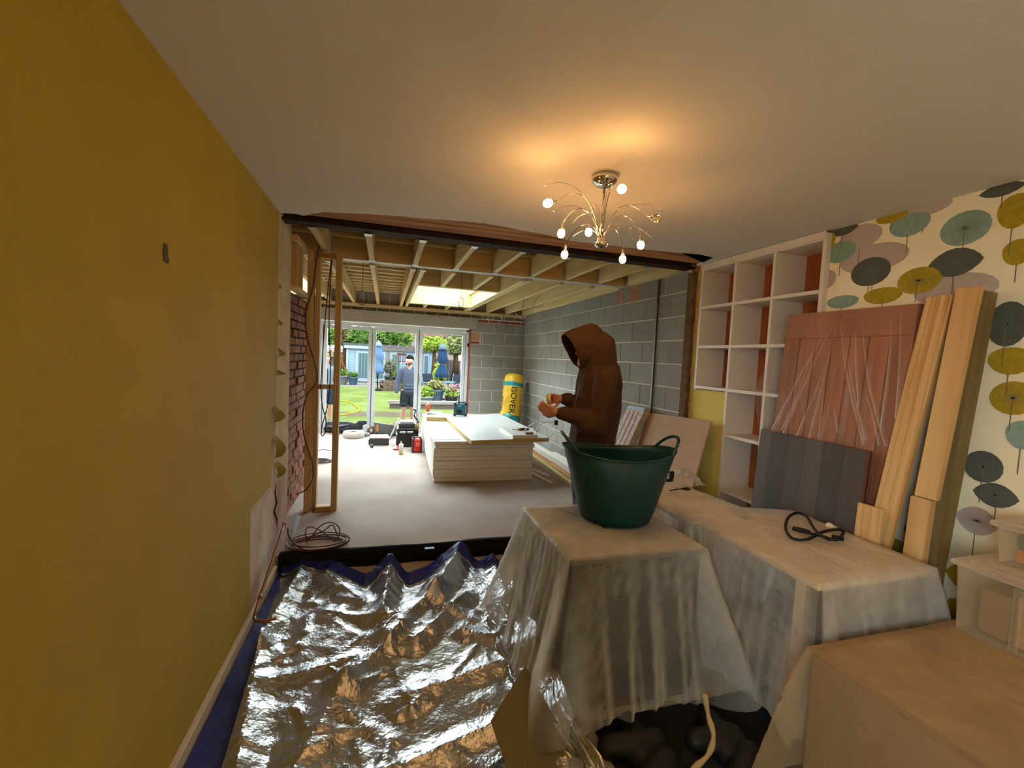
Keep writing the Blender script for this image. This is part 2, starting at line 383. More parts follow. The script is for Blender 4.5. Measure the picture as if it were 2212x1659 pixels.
# right wall: wallpaper stretch, yellow stretch, bookcase niche
m_wp = M('cream_wallpaper', S(246, 232, 196), .8, var=.03, vscale=4, bump=.1, bscale=200)
m_yell2 = M('faded_yellow_paint', S(222, 200, 100), .85, col2=S(208, 168, 100), vscale=3.5, bump=.15, thresh=(.5, .85))
wr = structure(box('wall_right', XR, XR+.12, -2.2, 2.165, FZ-.1, 2.6, m_wp))
wy = structure(box('wall_right_return', 2.685, 3.02, 3.30, 3.44, FZ-.1, 2.6, m_yell2))
box('infill_panel', 2.685, 3.02, 2.93, 3.30, FZ-.1, 1.285, m_yell2, wy)
box('niche_back', 2.99, 3.08, 2.10, 3.44, FZ-.1, 2.6, m_plaster, wy)
box('rough_jamb', 2.640, 2.685, 3.38, 3.47, 0, 2.33, M('rough_brown_jamb', S(120, 92, 56), .95, col2=S(84, 60, 38), vscale=14, bump=.8, bscale=40), wy, .006)
for i in range(7):
    zz = .15+i*.31+random.uniform(-.05, .05)
    box('broken_plaster', 2.672, 2.688, 3.36, 3.40+random.uniform(0, .03), zz, zz+random.uniform(.08, .22), M('exposed_pink_plaster', S(190, 140, 100), .9, var=.2, vscale=20, bump=.5), wy, .006)
# printed flower discs on the paper: flat discs, lenses and stems
m_teal = M('print_duck_egg', S(136, 160, 146), .8, var=.12, vscale=40)
m_gry = M('print_slate', S(86, 88, 80), .8, var=.12, vscale=40)
m_mus = M('print_mustard', S(170, 144, 16), .8, var=.12, vscale=40)
m_lil = M('print_warm_grey', S(186, 168, 156), .8, var=.06, vscale=40)
m_stem = M('print_stem', S(120, 104, 76), .8)
MOT = [(2060, 625, 95, 34, 'l', .06, m_lil), (1885, 558, 76, 30, 'l', .04, m_lil), (1858, 512, 46, 26, 'l', -.05, m_lil), (1995, 450, 60, 18, 'l', .1, m_lil),
 (1880, 587, 43, 30, 'd', .05, m_gry), (2085, 493, 56, 36, 'd', .05, m_teal), (1815, 541, 34, 26, 'f', .0, m_teal), (1965, 482, 44, 28, 'f', .0, m_teal), (1926, 468, 34, 13, 'f', .05, m_mus),
 (2063, 567, 60, 30, 'n', .0, m_gry), (1985, 606, 48, 28, 'd', .05, m_mus), (1907, 636, 42, 20, 'f', 0, m_mus), (1820, 650, 34, 16, 'f', 0, m_teal), (1822, 496, 32, 13, 'n', .0, m_gry),
 (2195, 450, 40, 42, 'f', 0, m_mus), (2200, 540, 34, 32, 'f', 0, m_mus), (2165, 410, 50, 14, 'n', 0, m_gry), (1795, 518, 10, 20, 'f', 0, m_mus), (1790, 600, 16, 22, 'f', 0, m_lil),
 (2178, 700, 46, 48, 'd', 0, m_gry), (2185, 775, 52, 34, 'f', 0, m_mus), (2190, 860, 54, 36, 'd', 0, m_mus), (2212, 935, 40, 36, 'f', 0, m_teal), (2125, 1008, 44, 34, 'd', 0, m_gry), (2150, 1070, 52, 26, 'n', 0, m_gry), (2110, 1125, 50, 30, 'n', 0, m_lil)]
PR = [(atx(x, y, XR), abs(atx(x+rx, y, XR).y-atx(x, y, XR).y)*1.02, abs(atx(x, y+ry, XR).z-atx(x, y, XR).z), kind, mt) for x, y, rx, ry, kind, rot, mt in MOT]
# the pattern goes on along the wall beyond the frame and behind the leaning things
rw = random.Random(12)
for a_ in range(22):
    for b_ in range(11):
        yy, zq = -2.1+.2*a_+rw.uniform(-.03, .03), .0+.22*b_+(.11 if a_ % 2 else 0)+rw.uniform(-.03, .03)
        if zq > 2.3 or yy > 2.05 or (yy > 1.0 and zq > .75): continue
        PR.append((Vector((XR, yy, zq)), .105*rw.uniform(.8, 1.1), .085*rw.uniform(.7, 1.1), rw.choice('dnf'), rw.choice([m_teal, m_gry, m_mus, m_lil])))
for i, (c, ay, az, kind, mt) in enumerate(PR):
    n = 36; vs = [(XR-.0008-.0002*(i % 24), c.y, c.z)]
    for k in range(n):
        th = 2*math.pi*k/n; cy_, sz_ = math.cos(th), math.sin(th)
        rr = 1+(.018 if k % 2 else 0)
        if kind == 'n': sz_ = sz_*abs(sz_)**.5*.9 if abs(sz_) > 0 else 0; sz_ = math.copysign(min(1, abs(math.sin(th))**1.6), math.sin(th))
        if kind == 'f': sz_ = math.sin(th)*(1 if math.sin(th) < 0 else .72)
        vs.append((vs[0][0], c.y+ay*cy_*rr, c.z+az*sz_*rr))
    mo = mesh('printed_flower', vs, [(0, 1+(k+1) % n, 1+k) for k in range(n)], mt, wr)
    if kind in 'dn':
        sv, sf = [], []
        for k in range(28):
            th = 2*math.pi*k/28
            d1 = Vector((0, math.cos(th)*ay*.85, math.sin(th)*az*.85*(.7 if kind == 'n' else 1))); pr = Vector((0, -math.sin(th), math.cos(th)))*.0007
            b0 = len(sv); o_ = Vector((vs[0][0]-.0004, c.y, c.z))
            sv += [o_+pr, o_-pr, o_+d1-pr*.4, o_+d1+pr*.4]; sf.append((b0, b0+1, b0+2, b0+3))
        mesh('printed_rays', sv, sf, M('print_ray', S(98, 100, 84), .8), mo)
    L_ = az*random.uniform(1.1, 2.2); yy = c.y+random.uniform(-.3, .3)*ay*.3
    zt = c.z-az*(.2 if kind == 'd' else .95)
    mesh('printed_stem', [(vs[0][0]-.0003, yy-.0022, zt), (vs[0][0]-.0003, yy+.0022, zt), (vs[0][0]-.0003, yy+.0018, zt-L_), (vs[0][0]-.0003, yy-.0018, zt-L_)], [(0, 1, 2, 3)], m_stem, mo)
# built-in bookcase
bkx0, bkx1 = 2.655, 2.945
YS = [3.29, 2.91, 2.545, 2.175]; ZS = [2.335, 2.0, 1.658, 1.305, .94, .49, .04]
bk = thing('bookcase', 'white built-in bookcase of square cubbyholes stepping up at the left', 'bookcase', (2.8, 2.6, FZ))
th = .024
m_bkside = m_white
m_bkback = wood('orange_back_panel', S(170, 92, 36), S(136, 66, 22), 2, .5)
box('upright', bkx0, bkx1, YS[0]-th/2, YS[0]+th/2, ZS[3]-th, 2.37, m_white, bk, .002)
box('upright', bkx0, bkx1, YS[1]-th/2, YS[1]+th/2, FZ, 2.37, m_white, bk, .002)
box('upright', bkx0, bkx1, YS[2]-th/2, YS[2]+th/2, FZ, 2.37, m_white, bk, .002)
box('upright', bkx0, bkx1, YS[3]-th/2, YS[3]+th/2, FZ, 2.37, m_white, bk, .002)
for k, zz in enumerate(ZS):
    for c in range(3):
        if c == 0 and k > 3: continue
        z1 = zz+th/2 if k else 2.37; z0 = zz-th/2
        box('shelf', bkx0, bkx1, YS[c+1]+th/2, YS[c]-th/2, z0, z1, m_white, bk)
box('cornice', bkx0-.012, bkx0, YS[3]-.012, YS[0]+.012, 2.335, 2.38, m_white, bk, .004)
for c in range(3):
    for k in range(6):
        if c == 0 and k > 2: continue
        box('back_panel', bkx1-.006, bkx1, YS[c+1]+th/2, YS[c]-th/2, ZS[k+1]+th/2, ZS[k]-th/2, m_bkback, bk)
# ================================================================== the extension shell
BX = 2.644; FY = 8.38
beds = [2.172-.225*k for k in range(10)]           # bed joints, downwards
we = structure(box('wall_extension_right', BX+.006, BX+.2, 3.45, 8.5, -.05, 2.6, m_mortar))
rows = [(beds[k+1]+.005, beds[k]-.005) for k in range(9)] + [(.002, beds[9]-.005)] + [(beds[0]+.005, 2.352)]
m_ltblock = M('light_grey_block', S(150, 148, 142), .95, var=.1, vscale=30, bump=.3)
for ri, (z0, z1) in enumerate(rows):
    y = 3.46 + (.225 if ri % 2 else 0)*1.0 - .225
    first = True
    if ri == 10: y = 3.46-.1
    while y < FY-.02:
        a, b = max(3.46, y+.005), min(FY-.004, y+.445)
        if b-a > .03:
            mt = m_block
            if ri == 10 and 4.15 < (a+b)/2 < 4.75:
                # patched strip: pink bricks and one light block
                for (q0, q1, mm) in ((a, a+.20, m_pinkblock), (a+.21, a+.34, m_ltblock), (a+.35, b, m_pinkblock)):
                    if q1-q0 > .02: box('block', BX, BX+.05, q0, q1, z0, z1, mm, we, .003)
            else: box('block', BX, BX+.05, a, b, z0, z1, mt, we, .003)
        y += .45
# conduit channel and cable chase on the block wall
cy = atx(1424, 610, BX).y
box('conduit', BX-.012, BX, cy-.02, cy+.012, .0, 2.34, M('conduit_plastic', S(96, 92, 88), .5), we, .002)
box('cable_chase', BX-.004, BX, cy+.014, cy+.034, .0, 2.3, M('chase_filler', S(150, 142, 128), .9), we)
tube('cable', [(BX-.016, cy-.026, 2.34), (BX-.016, cy-.026, 1.2), (BX-.016, cy-.022, .05)], .004, m_rubber, we)
box('corner_bead', BX-.012, BX, FY-.03, FY-.012, 0, 2.3, M('corner_filler', S(128, 120, 108), .8), we)
# far wall
wf = structure(box('wall_far', 1.57, 2.9, FY+.006, 8.62, -.05, 2.6, m_mortar))
box('masonry_above', -3.2, 1.57, FY+.006, 8.62, 2.005, 2.6, m_mortar, wf)
box('masonry_pier', -3.2, -1.97, FY+.006, 8.62, -.05, 2.005, m_mortar, wf)
for ri, (z0, z1) in enumerate(rows[:9]+[rows[9]]):
    if ri == 0: z1 = 2.135
    x = 1.58 - (.225 if ri % 2 else 0)
    while x < BX-.01:
        a, b = max(1.578, x+.005), min(BX-.006, x+.445)
        mt = m_block
        if ri == 1 and x < 1.6 and a < 1.6:
            box('block', a, a+.17, FY, FY+.05, z0+.055, z1, m_pinkblock, wf, .003)
            box('block', a, a+.17, FY, FY+.05, z0, z0+.045, m_redbrick, wf, .003); a += .185
        if b-a > .03: box('block', a, b, FY, FY+.05, z0, z1, mt, wf, .003)
        x += .45
x = 1.70
while x < BX-.02:
    box('brick', x, min(BX-.008, x+.205), FY, FY+.05, 2.145, 2.195, m_redbrick, wf, .002); x += .217
x = -1.9
m_slip = M('grey_brick', S(104, 92, 78), .95, var=.2, vscale=30, bump=.4, rnd=.15)
while x < BX-.02:
    box('brick', x, min(BX-.008, x+.205), FY-.006, FY+.05, 2.215, 2.272, m_slip, wf, .002); x += .217
# masonry between the joist ends
x = -3.1
while x < BX-.02:
    box('block', x, min(BX-.008, x+.44), FY, FY+.05, 2.345, 2.55, M('pale_block', S(150, 142, 128), .95, var=.1, vscale=20, bump=.3, rnd=.06), wf, .003); x += .45
box('wall_plate', -3.1, BX, FY-.09, FY+.0, 2.283, 2.333, m_pine[0], wf, .003)
box('lintel_casing', -3.1, 1.675, FY-.075, FY+.005, 2.005, 2.20, m_grey_board, wf, .003)
box('mortar_ledge', -3.1, 1.675, FY-.06, FY, 2.20, 2.214, m_mortar, wf)
box('timber_jamb', 1.548, 1.574, FY-.01, FY+.1, 0, 2.0, M('red_jamb_strip', S(140, 72, 56), .8), wf)
# left side wall of the extension and the old rear wall beside the opening
structure(box('wall_extension_left', -3.3, -3.2, 3.4, 8.62, -.05, 2.6, m_mortar))
ob = structure(box('wall_brick_stub', -1.2, -.80, 3.74, 3.95, -.1, 2.6, m_oldbrick))
box('wall_core', -3.3, -.86, 3.42, 3.735, -.1, 2.6, m_mortar, ob)
# brick face seen between the studs
zz = .01; k = 0
while zz < 1.95:
    y = 3.755 - (.11 if k % 2 else 0)
    while y < 5.6:
        a, b = max(3.755, y+.005), min(5.6, y+.215)
        if b-a > .02:
            j = random.uniform(-.008, .012)
            box('brick', -.90+j, -.80+j, a, b, zz+.004, zz+.066, m_oldbrick, ob, .004)
        y += .225
    zz += .075; k += 1
box('brick_backing', -1.1, -.86, 3.95, 5.6, -.05, 2.0, M('dark_mortar', S(96, 66, 44), .95, var=.2, vscale=20, bump=.5), ob)

# bifold doors: frame, four leaves with panes
d1 = structure(link('door_1', None, (-.2, FY+.1, 0)))
fy0, fy1 = FY+.05, FY+.13
X0, X1, ZT = -1.96, 1.545, 1.995
box('frame_jamb', X1-.055, X1, fy0, fy1, 0, ZT, m_pvc, d1, .004)
box('frame_jamb', X0, X0+.055, fy0, fy1, 0, ZT, m_pvc, d1, .004)
box('frame_head', X0, X1, fy0, fy1, ZT-.06, ZT, m_pvc, d1, .004)
box('threshold', X0, X1, fy0-.02, fy1+.03, 0, .035, m_pvc, d1, .004)
xs = [X1-.055, .605, -.235, -1.07, X0+.055]
for i in range(4):
    r, l = xs[i]-.004, xs[i+1]+.004; st = .062
    leaf = link('leaf', None, ((l+r)/2, (fy0+fy1)/2, .04), d1)
    yy0, yy1 = fy0+.012, fy1-.012
    box('stile', l, l+st, yy0, yy1, .04, ZT-.064, m_pvc, leaf, .006)
    box('stile', r-st, r, yy0, yy1, .04, ZT-.064, m_pvc, leaf, .006)
    box('rail', l+st, r-st, yy0, yy1, .04, .115, m_pvc, leaf, .006)
    box('rail', l+st, r-st, yy0, yy1, ZT-.13, ZT-.064, m_pvc, leaf, .006)
    box('pane', l+st, r-st, (yy0+yy1)/2-.004, (yy0+yy1)/2+.004, .115, ZT-.13, m_pane, leaf)
    box('gasket', r-.002, r+.006, yy0-.002, yy1, .04, ZT-.064, m_dkgrey, leaf)
hx = .62
for hz in (1.02,):
    lathe('handle', [(.016, -.09), (.02, -.08), (.02, .08), (.016, .09)], (hx+.01, fy0-.005, hz), m_galv, d1, 10)
box('latch_block', X1-.03, X1+.005, fy0-.02, fy0, 1.66, 1.73, m_black, d1, .003)

# roof: deck, joists, trimmers, rooflight
roof = structure(box('ceiling_extension', -3.2, 2.9, 3.45, 4.6, 2.575, 2.62, m_deck))
SX0, SX1, SY0, SY1 = .405, 1.375, 5.70, 7.66
SL0, SL1 = -1.93, -.99
box('deck_sheet', SL1+.05, SX0-.05, 4.6, 8.62, 2.575, 2.62, m_deck, roof)
box('deck_sheet', -3.2, SL0-.05, 4.6, 8.62, 2.575, 2.62, m_deck, roof)
box('deck_sheet', SL0-.05, SL1+.05, 4.6, SY0-.05, 2.575, 2.62, m_deck, roof)
box('deck_sheet', SL0-.05, SL1+.05, SY1+.05, 8.62, 2.575, 2.62, m_deck, roof)
box('deck_sheet', SX1+.05, 2.9, 4.6, 8.62, 2.575, 2.62, m_deck, roof)
box('deck_sheet', SX0-.05, SX1+.05, 4.6, SY0-.05, 2.575, 2.62, m_deck, roof)
box('deck_sheet', SX0-.05, SX1+.05, SY1+.05, 8.62, 2.575, 2.62, m_deck, roof)
JZ0, JZ1 = 2.355, 2.55
JX = [-.935, -.535, -.15, .255, .66, 1.062, 1.47, 1.862, 2.258, 2.618]
for i, jx in enumerate(JX):
    box('joist', jx-.0235, jx+.0235, 3.515, 4.50, JZ0, JZ1, m_pine[1] if i < 4 else m_pinepale[1], roof, .002)
    # hangers at both ends
    box('joist_hanger', jx-.027, jx+.027, 3.485, 3.56, JZ0-.004, JZ0-.001, m_galv, roof)
    for s in (-1, 1):
        box('hanger_cheek', jx+s*.0255-.0012, jx+s*.0255+.0012, 3.515, 3.55, JZ0-.004, JZ0+.14, m_galv, roof)
        box('hanger_cheek', jx+s*.0255-.0012, jx+s*.0255+.0012, 4.44, 4.50, JZ0-.004, JZ0+.14, m_galv, roof)
    box('joist_hanger', jx-.03, jx+.03, 4.44, 4.505, JZ0-.005, JZ0-.001, m_galv, roof)
box('trimmer', -3.1, BX-.01, 4.505, 4.552, JZ0, JZ1, m_pine[0], roof, .002)
box('trimmer', -3.1, BX-.01, 4.553, 4.60, JZ0, JZ1, m_pine[0], roof, .002)
box('trimmer_lit_strip', -3.1, BX-.01, 4.51, 4.60, JZ0-.003, JZ0-.001, M('painted_light_grey', S(196, 196, 198), .5, .3), roof)  # pale strip stands in for daylight on the trimmer's underside
JX2 = [-2.4, -1.96, -.96, -.56, -.15, .245, .345, 1.43, 1.47+.02, 1.862, 2.245, 2.60]
for i, jx in enumerate(JX2):
    box('joist', jx-.0235, jx+.0235, 4.60, FY-.003, JZ0-.022, JZ1, m_pine[1] if jx < .3 else m_pinepale[1], roof, .002)
    box('joist_hanger', jx-.028, jx+.028, 4.60, 4.66, JZ0-.026, JZ0-.0225, m_galv, roof)
for jx in (.66, 1.062):
    box('joist', jx-.0235, jx+.0235, 4.60, SY0-.1, JZ0-.022, JZ1, m_pinepale[1], roof, .002)
    box('joist', jx-.0235, jx+.0235, SY1+.1, FY-.003, JZ0-.022, JZ1, m_pinepale[1], roof, .002)
    box('joist_hanger', jx-.028, jx+.028, SY0-.16, SY0-.1, JZ0-.027, JZ0-.023, m_galv, roof)
for (a, b) in ((SY0-.1, SY0-.052), (SY0-.05, SY0-.002), (SY1+.002, SY1+.05), (SY1+.052, SY1+.1)):
    box('trimmer', .37, 1.405, a, b, JZ0-.022, JZ1, m_pinepale[0], roof, .002)
# rooflight kerbs above the openings and their glass
for (a_, b_) in ((SX0, SX1), (SL0, SL1)):
    for (x0, x1, y0, y1) in ((a_-.04, a_-.002, SY0-.002, SY1+.002), (b_+.002, b_+.04, SY0-.002, SY1+.002), (a_-.04, b_+.04, SY0-.04, SY0-.003), (a_-.04, b_+.04, SY1+.003, SY1+.04)):
        box('kerb', x0, x1, y0, y1, 2.551, 2.70, m_pinepale[0], roof)
    box('rooflight_pane', a_-.05, b_+.05, SY0-.05, SY1+.05, 2.705, 2.715, m_pane, roof)
for (a, b) in ((SY0-.1, SY0-.052), (SY0-.05, SY0-.002), (SY1+.002, SY1+.05), (SY1+.052, SY1+.1)):
    box('trimmer', -1.935, -.985, a, b, JZ0-.022, JZ1, m_pinepale[0], roof, .002)
# battens under the deck
y = 3.72
while y < 8.3:
    for (a, b) in ((-.93, .22), (1.50, 2.6)) if y > 4.6 else ((-3.0, 2.6),):
        box('batten', a, b, y, y+.045, 2.5505, 2.574, m_pinepale[0], roof)
    y += .36 if y < 4.5 else .29
# wire loops hanging from the joists
def loop(name, c, h, w, n, mat, r=.003):
    pts = [Vector(c)+Vector((0, 0, .0))]
    for k in range(n*10+1):
        t = k/10*2*math.pi
        pts.append(Vector(c)+Vector((w*math.sin(t)*(1+.15*math.sin(k*1.3)), .02*math.cos(t*.7), -h*.5*(1-math.cos(t))-h*.4)))
    return tube(name, [Vector(c)+Vector((0, 0, .35))]+pts, r, mat, roof, 5)
m_twine = M('brown_cable', S(104, 66, 40), .7)
p = aty(783, 615, 5.2); loop('hanging_cable', p, .16, .05, 2, m_twine)
p = aty(997, 635, 5.5); loop('hanging_cable', p, .12, .035, 2, m_twine)
m_gw = M('grey_cable', S(120, 112, 96), .6)
tube('hanging_cable', catmull([aty(1130, 640, 7.0), aty(1131, 652, 7.0), aty(1129, 664, 7.0), aty(1127, 690, 7.2)], 5), .006, m_gw, roof, 6)
tube('hanging_cable', catmull([aty(1183, 625, 6.2), aty(1182, 640, 6.2), aty(1172, 660, 6.2), aty(1155, 664, 6.2), aty(1153, 655, 6.2), aty(1162, 643, 6.2), aty(1170, 636, 6.2)], 5), .004, m_gw, roof, 6)
for (a, b, c, d) in ((1082, 676, 1085, 690), (1096, 678, 1098, 684), (1113, 675, 1125, 684), (1056, 683, 1053, 690)):
    tube('hanging_cable', catmull([aty(a, b, 8.22), aty((a+c)/2-1, (b+d)/2+1, 8.2), aty(c, d, 8.22)], 4), .010, M('white_cable', S(206, 200, 188), .5), roof, 6)

# stud partition at the left of the opening
sp = thing('stud_partition', 'bare timber stud frame with noggins at the left of the opening', 'stud frame', (-.55, 4.1, 0))
box('stud', -.675, -.625, 4.235, 4.33, 0, 2.35, m_pine[2], sp, .003)
box('stud', -.620, -.578, 4.30, 4.39, 0.0, 2.33, m_pine[2], sp, .003)
box('stud', -.445, -.395, 4.235, 4.33, 0, 2.335, m_pine[2], sp, .003)
box('sole_plate', -.578, -.447, 4.24, 4.33, 0, .045, m_pine[0], sp, .003)
box('noggin', -.578, -.447, 4.24, 4.32, 1.125, 1.165, m_pine[0], sp, .003)
box('head_plate', -.578, -.447, 4.24, 4.33, 2.29, 2.335, m_oldtimber[0], sp, .003)
box('head_plate', -.715, -.665, 3.74, 4.23, 2.30, 2.35, m_pine[1], sp, .003)
box('noggin', -.72, -.665, 3.74, 4.23, 1.925, 1.965, m_pinepale[1], sp, .003)
box('cripple_stud', -.725, -.68, 3.80, 3.86, 1.97, 2.30, m_pine[2], sp, .003)
box('cripple_stud', -.725, -.68, 4.00, 4.06, 1.97, 2.30, m_pine[2], sp, .003)
box('backing_board', -.79, -.735, 3.745, 4.23, 1.97, 2.34, m_oldtimber[2], sp)
# cables clipped to the partition
m_twin = M('red_brown_cable', S(96, 46, 36), .55)
def cable(name, label, pts, r, mat, n=6, group=None, seg=6):
    o = tube(name, catmull(pts, n), r, mat, None, seg); return tag(o, label, 'cable', group)
Yc = 4.20
cable('power_cable', 'single brown cable bowing down the face of the left stud', [aty(*q, Yc) for q in [(697, 445+40), (692, 520), (684, 560), (676, 620), (662, 670), (660, 705), (668, 745), (680, 785), (685, 815), (680, 832), (664, 852), (655, 885), (655, 930), (664, 968), (675, 1000), (676, 1030), (664, 1055), (652, 1063), (640, 1068)]], .0055, m_twin)
cable('power_cable', 'pair of dark cables looped low between the two studs', [aty(*q, 4.22) for q in [(716, 560), (707, 640), (700, 720), (695, 800), (693, 838), (697, 880), (704, 905), (703, 930), (698, 941), (694, 938), (697, 915), (703, 895), (710, 860), (714, 800), (711, 720), (712, 640), (717, 562)]], .0048, m_twin)
# ================================================================== ceiling light
AXL = Vector((.995, 1.975))
lamp = thing('ceiling_light', 'chrome ceiling light with curved arms and glowing bulbs', 'ceiling light', (AXL.x, AXL.y, 2.02))
lathe('canopy', [(.001, -.052), (.022, -.052), (.040, -.046), (.056, -.032), (.062, -.022), (.063, -.0), (.063, .0)], (AXL.x, AXL.y, CZ-.0005), m_chrome, lamp, 32)
lathe('stem', [(.006, 2.07), (.006, 2.34)], (AXL.x, AXL.y, 0), m_chrome, lamp, 12)
lathe('hub', [(.001, 2.038), (.012, 2.038), (.026, 2.046), (.034, 2.058), (.026, 2.066), (.018, 2.072), (.018, 2.085), (.01, 2.09)], (AXL.x, AXL.y, 0), m_chrome, lamp, 24)
hub = Vector((AXL.x, AXL.y, 2.088))
m_bulb = M('glowing_bulb', S(255, 214, 150), .3, emit=(1., .50, .16, 1), estr=BULB)
m_dead = M('unlit_bulb_glass', S(240, 220, 190), .08, trans=.9)
def bez(a, b, c, d, n=22):
    return [a*(1-t)**3+b*3*t*(1-t)**2+c*3*t*t*(1-t)+d*t**3 for t in [i/n for i in range(n+1)]]
BUL = [(1187, 438, 2.185, 'o'), (1213, 500, 2.115, 'd'), (1220, 546, 2.065, 'd'), (1272, 497, 2.17, 'd'), (1342, 408, 2.20, 'n'), (1345, 556, 2.06, 'd'), (1384, 525, 2.115, 'd'), (1415, 470, 2.14, 'x')]
for x, y, z, kd in BUL:
    b = atz(x, y, z); out = Vector((b.x-AXL.x, b.y-AXL.y, 0)); r = out.length; u = out.normalized()
    s = hub + u*.012
    if kd == 'd': dirn = Vector((u.x*.1, u.y*.1, -1)).normalized()
    else: dirn = Vector((u.x, u.y, -.45)).normalized()
    end = b - dirn*.034
    top = max(end.z, s.z)+.13
    arm = tube('arm', bez(s, s+u*r*.25+Vector((0, 0, (top-s.z)*1.1)), end+(-dirn)*.05+Vector((0, 0, .03))-u*r*.1, end), .0024, m_chrome, lamp, 6)
    lathe('bulb_holder', [(.004, -.014), (.0075, -.010), (.0085, .006), (.0155, .0215), (.0150, .0220), (.0075, .0075), (.004, .006)], end+dirn*.006, m_chrome, arm, 16, dirn)  # holder flared into a cup to screen the ceiling from the bulb
    prof = [(.005, .014), (.009, .020), (.0150, .030), (.0185, .042), (.0170, .054), (.011, .063), (.001, .0665)]
    lathe('bulb', prof, end, m_dead if kd == 'x' else m_bulb, arm, 16, dirn)
for x, y, z in [(1175, 402, 2.24), (1432, 456, 2.17), (1196, 457, 2.15), (1236, 483, 2.14), (1364, 497, 2.12), (1410, 516, 2.10), (1318, 418, 2.22), (1212, 538, 2.06), (1375, 525, 2.08)]:
    b = atz(x, y, z); out = Vector((b.x-AXL.x, b.y-AXL.y, 0)); r = out.length; u = out.normalized(); s = hub+u*.01
    top = max(b.z, s.z)+.10
    tube('wire_spray', bez(s, s+u*r*.25+Vector((0, 0, top-s.z)), b+Vector((0, 0, .06))-u*r*.25, b), .0015, m_chrome, lamp, 5)

# unseen copy of the light, added behind the camera to brighten the near room
def copy_tree(o, parent, off):
    c = o.copy(); COL.objects.link(c); c.parent = parent
    if not parent: c.location = o.location+off
    for ch in list(o.children): copy_tree(ch, c, off)
    return c
fill_lamp = copy_tree(lamp, None, Vector((0, -2.75, 0)))
m_fill_bulb = m_bulb.copy(); m_fill_bulb.node_tree.nodes['Principled BSDF'].inputs['Emission Strength'].default_value = FILL_BULB
for a_ in fill_lamp.children:
    for b_ in a_.children:
        if b_.name.startswith('bulb') and b_.data.materials[0] == m_bulb: b_.data = b_.data.copy(); b_.data.materials[0] = m_fill_bulb
fill_lamp['label'] = 'added unseen chrome ceiling light behind the camera, brightening the near room'
# ================================================================== covered furniture
m_cab = M('dark_cabinet', S(44, 33, 25), .5, col2=S(32, 24, 18), vscale=8)
m_cab2 = M('grey_cabinet_side', S(84, 80, 76), .6)
cab = thing('cabinet', 'dark cabinet under clear sheeting beneath the green tub', 'cabinet', (1.12, 2.02, FZ))
cx0, cx1, cy0, cy1, cz = .80, 1.47, 1.70, 2.33, .62
box('body', cx0, cx1, cy0, cy1, FZ+.04, cz-.025, m_cab, cab, .006)
box('cabinet_top', cx0-.01, cx1+.01, cy0-.012, cy1+.01, cz-.025, cz, m_cab2, cab, .004)
box('plinth', cx0+.02, cx1-.02, cy0+.02, cy1-.02, FZ, FZ+.04, m_cab, cab)
box('door', cx0+.01, (cx0+cx1)/2-.003, cy0-.014, cy0, FZ+.06, cz-.04, m_cab, cab, .003)
box('door', (cx0+cx1)/2+.003, cx1-.01, cy0-.014, cy0, FZ+.06, cz-.04, m_cab, cab, .003)
ov = [(1.03+.085*math.cos(2*math.pi*k/20), .32+.12*math.sin(2*math.pi*k/20)) for k in range(20)]
hexa('speaker_grille', [(x, cy0-.026, z) for x, z in ov], [(x, cy0-.014, z) for x, z in ov], M('black_grille', S(20, 15, 12), .7), cab)
box('label_plate', 1.10, 1.16, cy0-.02, cy0-.014, .38, .46, M('dark_plate', S(36, 27, 20), .6), cab)
# the table (two units) beside it
tb = thing('dining_table', 'long table hidden under milky plastic sheeting along the right wall', 'table', (2.05, 1.9, FZ))
box('tabletop', 1.73, 2.395, 1.31, 2.03, .585, .62, M('table_wood', S(222, 190, 142), .5, col2=S(198, 162, 112), vscale=10), tb, .006)
box('tabletop_leaf', 1.66, 2.06, 2.03, 2.62, .585, .62, MATS['table_wood'], tb, .006)
box('end_panel', 1.75, 2.38, 1.325, 1.35, .12, .585, M('brown_panel', S(92, 70, 48), .6), tb)
for (x, y) in ((1.77, 1.40), (2.30, 1.40), (1.70, 2.54), (2.00, 2.54)):
    box('leg', x, x+.05, y, y+.05, FZ, .585, MATS['table_wood'], tb, .004)
for (x, y, r, z) in ((1.80, 1.78, .16, .30), (1.86, 1.52, .12, .26)):
    o = lathe('stored_bundle', [(r*.5, .0), (r, .12), (r*1.02, .24), (r*.6, .36)], (x+.05, y, FZ), M('cloth_bundle', S(130, 112, 84), .9), None, 20)
    tag(o, 'round cloth bundle under the sheet, %s table end' % ('below the middle of the' if y > 1.6 else 'at the near'), 'bundle')
nb = thing('packing_box', 'large cardboard box under brown-looking plastic in the near right corner', 'box', (2.1, .7, FZ))
box('carton', 1.575, 2.64, .10, 1.195, FZ, .43, M('cardboard', S(140, 102, 62), .85, var=.06, vscale=4), nb, .004)
box('flap', 1.575, 2.64, .10, .64, .431, .437, MATS['cardboard'], nb)
box('flap', 1.575, 2.64, .65, 1.195, .431, .437, MATS['cardboard'], nb)
box('tape_strip', 1.57, 1.98, .60, .69, .4372, .4385, M('brown_tape', S(130, 90, 50), .35), nb)

